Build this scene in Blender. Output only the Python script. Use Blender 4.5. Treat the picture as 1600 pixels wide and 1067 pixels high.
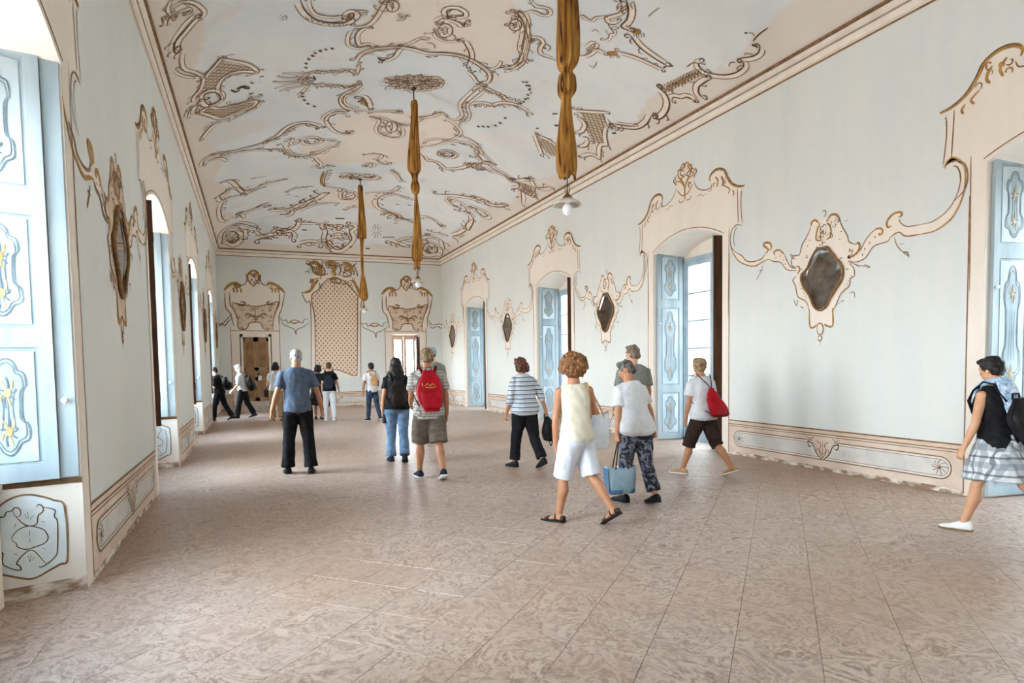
import bpy, bmesh, math, random
import numpy as np
from mathutils import Vector, Matrix, noise
from mathutils.geometry import tessellate_polygon
random.seed(7)
for o in list(bpy.data.objects): bpy.data.objects.remove(o)
SC = bpy.context.scene
COL = SC.collection

# ------------------------------------------------------------------ camera
CAM_H = 1.45
FPX, YAW, PITCH, ROLL, PPY = 1000.17, math.radians(22.236), math.radians(3.0465), math.radians(-.8667), 621.88
def _axes():
    cy, sy, cp, sp = math.cos(YAW), math.sin(YAW), math.cos(PITCH), math.sin(PITCH)
    fw = Vector((sy*cp, cy*cp, -sp)); rt = Vector((cy, -sy, 0)); up = rt.cross(fw)
    cr, sr = math.cos(ROLL), math.sin(ROLL)
    return cr*rt + sr*up, cr*up - sr*rt, fw
_r, _u, FWD = _axes()
cam_data = bpy.data.cameras.new('camera'); cam = bpy.data.objects.new('camera', cam_data); COL.objects.link(cam)
cam.matrix_world = Matrix(((_r.x, _u.x, -FWD.x, 0), (_r.y, _u.y, -FWD.y, 0), (_r.z, _u.z, -FWD.z, CAM_H), (0, 0, 0, 1)))
cam_data.sensor_fit = 'HORIZONTAL'; cam_data.sensor_width = 36; cam_data.lens = FPX/1600*36
cam_data.shift_y = (PPY - 533.5)/1600; cam_data.clip_start = .05; cam_data.clip_end = 300
SC.camera = cam
CAMP = Vector((0, 0, CAM_H))

# ------------------------------------------------------------------ sky, daylight, exposure
world = bpy.data.worlds.new('sky'); SC.world = world; world.use_nodes = True
wn = world.node_tree.nodes; wl = world.node_tree.links; wn.clear()
w_tc = wn.new('ShaderNodeTexCoord'); w_sep = wn.new('ShaderNodeSeparateXYZ'); w_map = wn.new('ShaderNodeMapRange')
w_ramp = wn.new('ShaderNodeValToRGB'); w_bg = wn.new('ShaderNodeBackground'); w_out = wn.new('ShaderNodeOutputWorld')
w_map.inputs[1].default_value = -1
wl.new(w_tc.outputs['Generated'], w_sep.inputs[0]); wl.new(w_sep.outputs[2], w_map.inputs[0]); wl.new(w_map.outputs[0], w_ramp.inputs[0])
wl.new(w_ramp.outputs[0], w_bg.inputs[0]); wl.new(w_bg.outputs[0], w_out.inputs[0])
e = w_ramp.color_ramp.elements
e[0].position = 0; e[0].color = (.38, .37, .355, 1); e[1].position = 1; e[1].color = (.50, .72, 1, 1)
for p_, c_ in ((.46, (.50, .495, .485, 1)), (.52, (.88, .95, 1, 1)), (.7, (.70, .87, 1, 1))):
    q = e.new(p_); q.color = c_
w_bg.inputs[1].default_value = 21.0
SC.view_settings.view_transform = 'Standard'; SC.view_settings.look = 'None'
SC.view_settings.gamma = 1; SC.view_settings.use_curve_mapping = False
SC.view_settings.exposure = 1.36
try:
    SC.cycles.max_bounces = 14; SC.cycles.diffuse_bounces = 9; SC.cycles.glossy_bounces = 5; SC.cycles.transparent_max_bounces = 16
    SC.cycles.sample_clamp_indirect = 12; SC.cycles.caustics_reflective = False; SC.cycles.caustics_refractive = False
except Exception: pass

# ------------------------------------------------------------------ room dimensions
XR, ZE, YB = 6.894, 23.811, -5.0          # right wall, end wall, back wall (behind the camera)
def xl(y): return -1.077 + .006*y           # left wall, a hair out of parallel
ZP, ZC, RISE = .12, 5.47, 1.03
HW = 5.75
def ceil_z(x, y):
    a = 3.85
    g = lambda s: 1-(1-min(max(s, 0), 1))**2.3
    return ZC + RISE*min(g((min(x-xl(y), XR-x)-ZP)/a), g((ZE-y-ZP)/a), g((y-YB-ZP)/a))
RIGHT_W = [(3.29, .93, .83), (9.02, .93, .83), (14.16, .97, .86), (19.98, .97, .86)]
LEFT_W = [(3.88, 1.08, .88), (9.5, 1.08, .88), (14.5, 1.04, .86), (20.0, 1.04, .86), (-1.7, 1.08, .88)]
RDEP, LDEP = .70, .70
Z_SPRING, Z_APEX = 3.40, 3.64
def arch(w, a):                             # segmental arch height
    return Z_SPRING + (Z_APEX - Z_SPRING)*(1 - (w/a)**2)

for side, lst in (('r', RIGHT_W), ('l', LEFT_W)):        # daylight portals in the window openings
    for zc, af, ab in lst:
        ld = bpy.data.lights.new('window_portal', 'AREA'); ld.shape = 'RECTANGLE'; ld.size = 2*ab; ld.size_y = 3.5 if side == 'r' else 2.8
        lo = bpy.data.objects.new('window_portal', ld); COL.objects.link(lo); ld.cycles.is_portal = True
        zz = 1.72 if side == 'r' else 2.1
        if side == 'r': lo.location = (XR+.78, zc, zz); lo.rotation_euler = (math.pi/2, 0, math.pi/2)
        else: lo.location = (xl(zc)-.78, zc, zz); lo.rotation_euler = (math.pi/2, 0, -math.pi/2)

# ------------------------------------------------------------------ mesh helpers
ORG = {}
class MB:
    def __init__(s): s.v = []; s.f = []; s.m = []
    def add(s, vs, fs, m=0):
        b = len(s.v); s.v += [tuple(v) for v in vs]
        for f in fs: s.f.append(tuple(i+b for i in f)); s.m.append(m)
    def loft(s, secs, m=0, cap=True, closed=True):
        n = len(secs[0]); fs = []
        for i in range(len(secs)-1):
            for j in range(n if closed else n-1):
                k = (j+1) % n; fs.append((i*n+j, i*n+k, (i+1)*n+k, (i+1)*n+j))
        if cap and closed: fs.append(tuple(range(n))[::-1]); fs.append(tuple((len(secs)-1)*n+j for j in range(n)))
        s.add([p for sec in secs for p in sec], fs, m)
    def tube(s, pts, rad, n=10, m=0, cap=True, flat=1.0):
        P = [Vector(p) for p in pts]; k = len(P)
        R = rad if isinstance(rad, (list, tuple)) else [rad]*k
        T = [(P[min(i+1, k-1)]-P[max(i-1, 0)]).normalized() for i in range(k)]
        ref = Vector((0, 0, 1)) if abs(T[0].z) < .9 else Vector((0, 1, 0))
        a = T[0].cross(ref).normalized(); secs = []
        for i in range(k):
            a = (a - T[i]*a.dot(T[i])).normalized(); b = T[i].cross(a)
            secs.append([P[i] + a*(R[i]*math.cos(t)) + b*(R[i]*flat*math.sin(t)) for t in (2*math.pi*j/n for j in range(n))])
        s.loft(secs, m, cap)
    def ell(s, c, r, n=14, rows=9, M=None, m=0):
        c = Vector(c); vs = []; fs = []
        r = r if isinstance(r, (tuple, list)) else (r, r, r)
        M = M or Matrix.Identity(3)
        for i in range(1, rows):
            ph = math.pi*i/rows
            for j in range(n):
                t = 2*math.pi*j/n
                vs.append(c + M @ Vector((r[0]*math.sin(ph)*math.cos(t), r[1]*math.sin(ph)*math.sin(t), -r[2]*math.cos(ph))))
        for i in range(rows-2):
            for j in range(n): k = (j+1) % n; fs.append((i*n+j, i*n+k, (i+1)*n+k, (i+1)*n+j))
        b = len(vs); vs.append(c + M @ Vector((0, 0, -r[2]))); vs.append(c + M @ Vector((0, 0, r[2])))
        for j in range(n): k = (j+1) % n; fs.append((b, k, j)); fs.append((b+1, (rows-2)*n+j, (rows-2)*n+k))
        s.add(vs, fs, m)
    def hexa(s, p, m=0):                    # 8 points: bottom ring then top ring
        s.add(p, [(3, 2, 1, 0), (4, 5, 6, 7), (0, 1, 5, 4), (1, 2, 6, 5), (2, 3, 7, 6), (3, 0, 4, 7)], m)
    def box(s, x0, x1, y0, y1, z0, z1, m=0, M=None):
        M = M or (lambda x, y, z: (x, y, z))
        s.hexa([M(x0, y0, z0), M(x1, y0, z0), M(x1, y1, z0), M(x0, y1, z0), M(x0, y0, z1), M(x1, y0, z1), M(x1, y1, z1), M(x0, y1, z1)], m)
    def mesh(s, name):
        me = bpy.data.meshes.new(name); me.from_pydata(s.v, [], s.f)
        if any(s.m): me.polygons.foreach_set('material_index', s.m)
        bm = bmesh.new(); bm.from_mesh(me); bmesh.ops.recalc_face_normals(bm, faces=bm.faces); bm.to_mesh(me); bm.free()
        me.update(); return me
def org(o): return ORG.get(o, Vector((0, 0, 0)))
def put(name, me, mats, parent=None, smooth=False, base=None):
    """link a mesh given in world coordinates; its origin becomes the parent's base (or its own base)"""
    mats = mats if isinstance(mats, (list, tuple)) else [mats]
    if parent is not None: o0 = org(parent)
    elif base is not None: o0 = Vector(base)
    else: o0 = Vector((0, 0, 0))
    if o0.length > 0: me.transform(Matrix.Translation(-o0))
    if len(me.materials): me.materials.clear()
    for m in mats: me.materials.append(m)
    if smooth: me.polygons.foreach_set('use_smooth', [True]*len(me.polygons))
    o = bpy.data.objects.new(name, me); COL.objects.link(o)
    if parent is not None: o.parent = parent
    else: o.location = o0
    ORG[o] = o0
    return o
def mk(name, mb, mats, parent=None, smooth=False, base=None): return put(name, mb.mesh(name), mats, parent, smooth, base)
def thing(name, label, cat, base, group=None):
    o = bpy.data.objects.new(name, None); COL.objects.link(o); o.location = base; o.empty_display_size = .1
    ORG[o] = Vector(base); o['label'] = label; o['category'] = cat
    if group: o['group'] = group
    return o
def tag(o, label, cat, group=None):
    o['label'] = label; o['category'] = cat
    if group: o['group'] = group
    return o
def struct(o): o['kind'] = 'structure'; return o
def structroot(name, base):
    o = bpy.data.objects.new(name, None); COL.objects.link(o); o.location = base; ORG[o] = Vector(base); o.empty_display_size = .1
    return struct(o)
def spline(pts, n=6, closed=False):
    P = [Vector(p) for p in pts]; k = len(P)
    if k < 3: return P
    if (P[0]-P[-1]).length < 1e-6: closed = True; P = P[:-1]; k -= 1
    out = []; rng = range(k if closed else k-1)
    for i in rng:
        g = (lambda j: P[j % k]) if closed else (lambda j: P[min(max(j, 0), k-1)])
        a, b, c, d = g(i-1), g(i), g(i+1), g(i+2)
        for q in range(n):
            t = q/n
            out.append(.5*((2*b) + (c-a)*t + (2*a-5*b+4*c-d)*t*t + (3*b-a-3*c+d)*t**3))
    out.append(P[0].copy() if closed else P[-1]); return out
class Paint:
    """flat painted strokes and fields on a surface: mp(u, v, n) gives the point n metres off it"""
    def __init__(s, mp): s.mb = MB(); s.mp = mp
    def line(s, pts, w, m, n=.004, sub=5, taper=True):
        P = spline([(a, b, 0) for a, b in pts], sub); k = len(P)
        A = []; B = []
        for i in range(k):
            t = P[min(i+1, k-1)]-P[max(i-1, 0)]
            if t.length < 1e-9: t = Vector((1, 0, 0))
            t.normalize(); f = i/max(k-1, 1)
            ww = w*.5*(min(1, .45+3*min(f, 1-f)) if taper else 1)
            q = Vector((-t.y, t.x, 0))*ww
            A.append(s.mp(P[i].x+q.x, P[i].y+q.y, n)); B.append(s.mp(P[i].x-q.x, P[i].y-q.y, n))
        s.mb.add(A+B, [(i, i+1, k+i+1, k+i) for i in range(k-1)], m)
    def fill(s, pts, m, n=.002):
        P = [Vector((a, b, 0)) for a, b in pts]
        s.mb.add([s.mp(p.x, p.y, n) for p in P], tessellate_polygon([P]), m)
    def curls(s, u0, u1, v0, v1, n, r, w, seed, keys=(0, 1, 2), lift=.009, okf=None):
        rs = random.Random(seed)
        for i in range(n):
            u, v = rs.uniform(u0, u1), rs.uniform(v0, v1)
            if okf and not okf(u, v): continue
            a0, sg, R = rs.uniform(0, 6.28), rs.choice((-1, 1)), r*rs.uniform(.6, 1.3)
            s.line([(u+R*(1-j/7)*math.cos(a0+sg*j*.85), v+R*(1-j/7)*math.sin(a0+sg*j*.85)) for j in range(6)], w*rs.uniform(.7, 1.3), rs.choice(keys), lift+.0003*(i % 7), 3)
    def rect(s, u0, u1, v0, v1, m, n=.002): s.fill([(u0, v0), (u1, v0), (u1, v1), (u0, v1)], m, n)
    def dot(s, u, v, ru, rv, m, n=.004): s.fill([(u+ru*math.cos(t), v+rv*math.sin(t)) for t in (i*.7854 for i in range(8))], m, n)
    def strokes(s, L, key, du=0, dv=0, su=1, sv=1, lift=.004):
        for i, (k, w, q) in enumerate(L):
            pts = [(du+su*q[j], dv+sv*q[j+1]) for j in range(0, len(q), 2)]
            s.line(pts, w, key[k], lift+.0004*(i % 5))
def pairs(q): return [(q[i], q[i+1]) for i in range(0, len(q), 2)]

# ------------------------------------------------------------------ materials
def lin(c):
    r = []
    for x in c:
        x /= 255; r.append(x/12.92 if x <= .04045 else ((x+.055)/1.055)**2.4)
    return tuple(r) + (1,)
class NT:
    def __init__(s, name):
        s.mat = bpy.data.materials.new(name); s.mat.use_nodes = True; s.t = s.mat.node_tree; s.t.nodes.clear()
        s.out = s.n('ShaderNodeOutputMaterial'); s.b = s.n('ShaderNodeBsdfPrincipled'); s.l(s.b.outputs[0], s.out.inputs[0])
    def n(s, t, **k):
        x = s.t.nodes.new(t)
        for a, v in k.items(): setattr(x, a, v)
        return x
    def l(s, a, b): s.t.links.new(a, b)
    def noise(s, vec, scale, detail=3, dist=0, rough=.55, dim='3D', w=None):
        x = s.n('ShaderNodeTexNoise'); x.noise_dimensions = dim
        if vec is not None: s.l(vec, x.inputs['Vector'])
        x.inputs['Scale'].default_value = scale; x.inputs['Detail'].default_value = detail
        x.inputs['Roughness'].default_value = rough; x.inputs['Distortion'].default_value = dist
        if w is not None: s.l(w, x.inputs['W'])
        return x.outputs['Fac']
    def ramp(s, fac, stops, interp='LINEAR'):
        x = s.n('ShaderNodeValToRGB'); x.color_ramp.interpolation = interp; el = x.color_ramp.elements
        el[0].position, el[0].color = stops[0][0], stops[0][1]; el[1].position, el[1].color = stops[-1][0], stops[-1][1]
        for p, c in stops[1:-1]: q = el.new(p); q.color = c
        s.l(fac, x.inputs[0]); return x.outputs[0]
    def mix(s, fac, a, b, mode='MIX'):
        x = s.n('ShaderNodeMix', data_type='RGBA', blend_type=mode)
        for sock, v in ((x.inputs[0], fac), (x.inputs[6], a), (x.inputs[7], b)):
            if hasattr(v, 'is_output'): s.l(v, sock)
            else: sock.default_value = v
        return x.outputs[2]
    def math(s, op, a, b=0.0, c=0.0):
        x = s.n('ShaderNodeMath', operation=op)
        for i, v in enumerate((a, b, c)):
            if hasattr(v, 'is_output'): s.l(v, x.inputs[i])
            else: x.inputs[i].default_value = v
        return x.outputs[0]
    def pos(s): return s.n('ShaderNodeNewGeometry').outputs['Position']
    def obj(s): return s.n('ShaderNodeTexCoord').outputs['Object']
    def scaled(s, vec, sc):
        x = s.n('ShaderNodeVectorMath', operation='MULTIPLY'); s.l(vec, x.inputs[0]); x.inputs[1].default_value = sc; return x.outputs[0]
    def bump(s, h, strength=.2, dist=.01):
        x = s.n('ShaderNodeBump'); s.l(h, x.inputs['Height']); x.inputs['Strength'].default_value = strength; x.inputs['Distance'].default_value = dist
        s.l(x.outputs[0], s.b.inputs['Normal'])
    def fin(s, col=None, rough=.6, spec=.3, metal=0):
        if col is not None:
            if hasattr(col, 'is_output'): s.l(col, s.b.inputs['Base Color'])
            else: s.b.inputs['Base Color'].default_value = col
        s.b.inputs['Roughness'].default_value = rough; s.b.inputs['Specular IOR Level'].default_value = spec; s.b.inputs['Metallic'].default_value = metal
        return s.mat
def mottled(name, c1, c2, scale=6, rough=.6, spec=.25, bump=.1, bscale=40, bdist=.004, detail=4, stretch=(1, 1, 1), metal=0, lo=.35, hi=.65, space='pos'):
    t = NT(name); v = t.scaled(t.pos() if space == 'pos' else t.obj(), stretch)
    f = t.noise(v, scale, detail, .3)
    col = t.ramp(f, [(lo, lin(c1)), (hi, lin(c2))])
    if bump: t.bump(t.noise(v, bscale, 3), bump, bdist)
    return t.fin(col, rough, spec, metal)
def plaster(name, a, b, c, streak=(1, 1, .12)):
    t = NT(name); P = t.pos()
    big = t.noise(P, .5, 4, .4); st = t.noise(t.scaled(P, streak), 3.2, 4, .2); fine = t.noise(P, 9, 5, .2)
    col = t.ramp(big, [(.3, lin(a)), (.7, lin(b))])
    col = t.mix(t.ramp(st, [(.42, (0, 0, 0, 1)), (.72, (.55, .55, .55, 1))]), col, lin(c))
    col = t.mix(t.math('MULTIPLY', fine, .22), col, lin(tuple(x*.86 for x in a)))
    t.bump(fine, .18, .004)
    return t.fin(col, .75, .2)
M_WALL = plaster('plaster_wall_paint', (227, 229, 223), (218, 222, 221), (233, 229, 220))
M_PINK = plaster('plaster_pink_paint', (240, 230, 217), (234, 221, 206), (243, 235, 224))
M_REVEAL = plaster('plaster_reveal_paint', (236, 226, 214), (224, 210, 196), (240, 233, 224))
M_DADO = mottled('dado_paint', (214, 190, 170), (226, 208, 190), 3, .7, .2, .2, 30)
M_DADOP = mottled('dado_panel_paint', (222, 216, 206), (206, 202, 196), 4, .7, .2, .1, 30)
M_WORN = mottled('worn_base_plaster', (150, 122, 100), (232, 222, 208), 7, .8, .1, .4, 22, stretch=(1, 1, 2.2), lo=.4, hi=.62)
M_BROWN = mottled('painted_line_brown', (118, 88, 62), (152, 118, 88), 14, .7, .2, 0)
M_DARK = mottled('painted_line_dark', (82, 60, 42), (118, 90, 64), 14, .7, .2, 0)
M_OCHRE = mottled('painted_line_ochre', (150, 106, 54), (188, 146, 88), 14, .7, .2, 0)
M_CREAM = mottled('painted_line_cream', (243, 234, 222), (234, 221, 206), 8, .7, .2, 0)
M_TAN = mottled('painted_field_tan', (212, 188, 164), (224, 203, 182), 5, .7, .2, 0)
M_PALEP = mottled('painted_field_pale', (222, 228, 226), (206, 214, 214), 5, .7, .2, 0)
M_CORN = mottled('cornice_cream', (243, 234, 222), (234, 221, 206), 4, .6, .3, .1, 30)
M_CGREY = mottled('cornice_grey_line', (150, 136, 120), (176, 162, 146), 6, .6, .3, 0)
PK = {'b': 0, 'd': 1, 'o': 2, 'c': 3, 'f': 4, 't': 5, 'p': 6, 'k': 7}
PMATS = [M_BROWN, M_DARK, M_OCHRE, M_CREAM, M_PINK, M_TAN, M_PALEP, M_DADO]

def floor_material(name, rnd):
    t = NT(name); P = t.pos()
    r = t.n('ShaderNodeObjectInfo').outputs['Random'] if rnd == 'object' else t.n('ShaderNodeAttribute', attribute_name='rnd').outputs['Fac']
    w = t.math('MULTIPLY', r, 60.0)
    Q = t.scaled(P, (1, 1, 1)); sw = t.noise(Q, 2.0, 4, 1.4, .55, '4D', w); sw2 = t.noise(Q, 3.4, 5, 2.6, .6, '4D', t.math('ADD', w, 9.0)); msk = t.noise(Q, 2.6, 3, .6, .5, '4D', t.math('ADD', w, 21.0))
    k = lambda *c: lin(c)
    col = t.ramp(sw, [(.26, k(168, 150, 142)), (.36, k(200, 182, 174)), (.43, k(186, 166, 158)), (.465, k(222, 210, 203)), (.50, k(192, 172, 164)), (.55, k(210, 194, 187)), (.60, k(178, 158, 149)), (.66, k(208, 190, 179)), (.74, k(190, 170, 161))])
    v = t.ramp(sw2, [(.40, (0, 0, 0, 1)), (.46, (.8, .8, .8, 1)), (.49, (0, 0, 0, 1)), (.57, (.6, .6, .6, 1)), (.62, (0, 0, 0, 1))])
    col = t.mix(v, col, k(236, 228, 222))
    vein = t.ramp(sw2, [(.5, (0, 0, 0, 1)), (.525, (.8, .8, .8, 1)), (.55, (0, 0, 0, 1))])
    col = t.mix(t.math('MULTIPLY', vein, .8), col, k(118, 98, 88))
    band = t.math('PINGPONG', t.math('MULTIPLY', sw, 13.0), .5); mk_ = t.ramp(msk, [(.46, (0, 0, 0, 1)), (.56, (1, 1, 1, 1))])
    col = t.mix(t.math('MULTIPLY', t.ramp(band, [(.30, (0, 0, 0, 1)), (.38, (.85, .85, .85, 1))]), mk_), col, k(238, 228, 222))
    col = t.mix(t.math('MULTIPLY', t.ramp(band, [(.05, (.7, .7, .7, 1)), (.11, (0, 0, 0, 1))]), mk_), col, k(128, 106, 96))
    tone = t.noise(P, .28, 4, .3)
    col = t.mix(t.ramp(tone, [(.42, (0, 0, 0, 1)), (.68, (.6, .6, .6, 1))]), col, k(194, 158, 120))
    col = t.mix(t.math('MULTIPLY', r, .22), col, k(196, 184, 178))
    col = t.mix(1.0, col, (.66, .555, .475, 1), 'MULTIPLY')
    wear = t.noise(P, 14, 4); t.bump(t.math('ADD', sw2, wear), .12, .004)
    m = t.fin(col, .5, .6)
    t.l(t.math('ADD', t.math('MULTIPLY', wear, .3), .31), t.b.inputs['Roughness'])
    return m
M_TILE = floor_material('marbled_clay_tile', 'object')
M_TILEF = floor_material('marbled_clay_tile_field', 'attribute')
M_MORTAR = mottled('floor_mortar', (150, 130, 120), (172, 152, 142), 12, .8, .1, .1)

def ceiling_material():
    t = NT('painted_vault'); P = t.pos()
    def at(n): return t.n('ShaderNodeAttribute', attribute_name=n).outputs['Fac']
    big = t.noise(P, .6, 4, .6); fine = t.noise(P, 7, 5, .3)
    col = t.ramp(big, [(.3, lin((220, 227, 229))), (.55, lin((233, 236, 236))), (.72, lin((236, 233, 228)))])
    col = t.mix(t.math('MULTIPLY', at('pale'), .8), col, lin((228, 235, 237)))
    col = t.mix(t.math('MULTIPLY', at('border'), .9), col, lin((230, 220, 208)))
    col = t.mix(at('peach'), col, lin((238, 227, 215)))
    col = t.mix(t.math('MULTIPLY', at('blush'), .35), col, lin((230, 212, 202)))
    sep = t.n('ShaderNodeSeparateXYZ'); t.l(P, sep.inputs[0])
    a = t.math('ADD', sep.outputs[0], sep.outputs[1]); b = t.math('SUBTRACT', sep.outputs[0], sep.outputs[1])
    la = t.math('PINGPONG', a, .055); lb = t.math('PINGPONG', b, .055)
    lt = t.math('LESS_THAN', t.math('MINIMUM', la, lb), .014)
    lc = t.mix(lt, lin((206, 186, 162)), lin((128, 104, 78)))
    col = t.mix(at('latt'), col, lc)
    col = t.mix(t.math('MULTIPLY', fine, .2), col, lin((196, 192, 186)))
    t.bump(fine, .12, .004)
    return t.fin(col, .8, .15)
M_CEIL = ceiling_material()
def lattice_material():
    t = NT('painted_lattice'); P = t.pos(); sep = t.n('ShaderNodeSeparateXYZ'); t.l(P, sep.inputs[0])
    x, z = sep.outputs[0], sep.outputs[2]
    a = t.math('PINGPONG', t.math('ADD', x, t.math('MULTIPLY', z, .85)), .075); b = t.math('PINGPONG', t.math('SUBTRACT', x, t.math('MULTIPLY', z, .85)), .075)
    lt = t.math('LESS_THAN', t.math('MINIMUM', a, b), .026)
    dt = t.math('GREATER_THAN', t.math('MINIMUM', a, b), .052)
    col = t.mix(lt, lin((196, 168, 142)), lin((232, 212, 192))); col = t.mix(t.math('MULTIPLY', dt, .8), col, lin((140, 104, 72)))
    return t.fin(col, .75, .2)
M_LATT = lattice_material()
M_BLUEP = mottled('shutter_blue_paint', (176, 187, 190), (136, 152, 158), 2.2, .5, .3, .12, 24, stretch=(1, 1, .25))
M_BLUEQ = mottled('shutter_panel_paint', (194, 203, 206), (156, 171, 177), 3, .5, .3, .1, 24, stretch=(1, 1, .3))
M_GREYLINE = mottled('shutter_line_grey', (84, 98, 106), (120, 134, 142), 10, .6, .2, 0)
M_GOLDP = mottled('shutter_gold_paint', (176, 138, 84), (196, 172, 132), 12, .5, .3, 0)
M_WOODB = mottled('shutter_back_wood', (66, 44, 32), (98, 66, 44), 3, .6, .3, .2, 30, stretch=(6, 6, .5))
M_DOORW = mottled('door_wood_paint', (150, 116, 82), (176, 142, 104), 3, .55, .3, .15, 30, stretch=(4, 4, .6))
M_DOORP = mottled('door_panel_paint', (132, 98, 68), (160, 124, 88), 4, .55, .3, .1, 30)
M_SASH = mottled('sash_grey_paint', (176, 192, 202), (150, 170, 182), 4, .5, .3, .1, 30)
M_STONE = mottled('step_stone', (176, 164, 154), (200, 190, 180), 5, .7, .2, .2, 30)
M_IRON = mottled('dark_iron', (60, 48, 40), (84, 70, 60), 20, .5, .4, .1, 60)
M_BRASS = mottled('aged_brass', (120, 88, 52), (150, 116, 72), 20, .4, .5, .1, 60, metal=.8)
def glass_material(name, tint=(1, 1, 1, 1), fac=.07):
    t = NT(name); tr = t.n('ShaderNodeBsdfTransparent'); gl = t.n('ShaderNodeBsdfGlossy'); mx = t.n('ShaderNodeMixShader'); lw = t.n('ShaderNodeLayerWeight')
    gl.inputs['Roughness'].default_value = .03; tr.inputs[0].default_value = tint; lw.inputs[0].default_value = .25
    no = t.noise(t.pos(), 3, 2); t.l(t.math('ADD', t.math('MULTIPLY', lw.outputs['Fresnel'], .5), t.math('MULTIPLY', no, fac)), mx.inputs[0])
    t.l(tr.outputs[0], mx.inputs[1]); t.l(gl.outputs[0], mx.inputs[2]); t.l(mx.outputs[0], t.out.inputs[0]); return t.mat
M_GLASS = glass_material('window_glass')
def mirror_material():
    t = NT('antique_mirror'); f = t.noise(t.pos(), 9, 4)
    t.l(t.ramp(f, [(.3, (.20, .17, .15, 1)), (.7, (.36, .34, .33, 1))]), t.b.inputs['Base Color']); m = t.fin(None, .06, .5, 1); return m
M_MIRR = mirror_material()
M_GOLDF = mottled('mirror_gilt_rim', (104, 72, 40), (150, 108, 58), 18, .45, .4, .3, 50)
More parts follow.
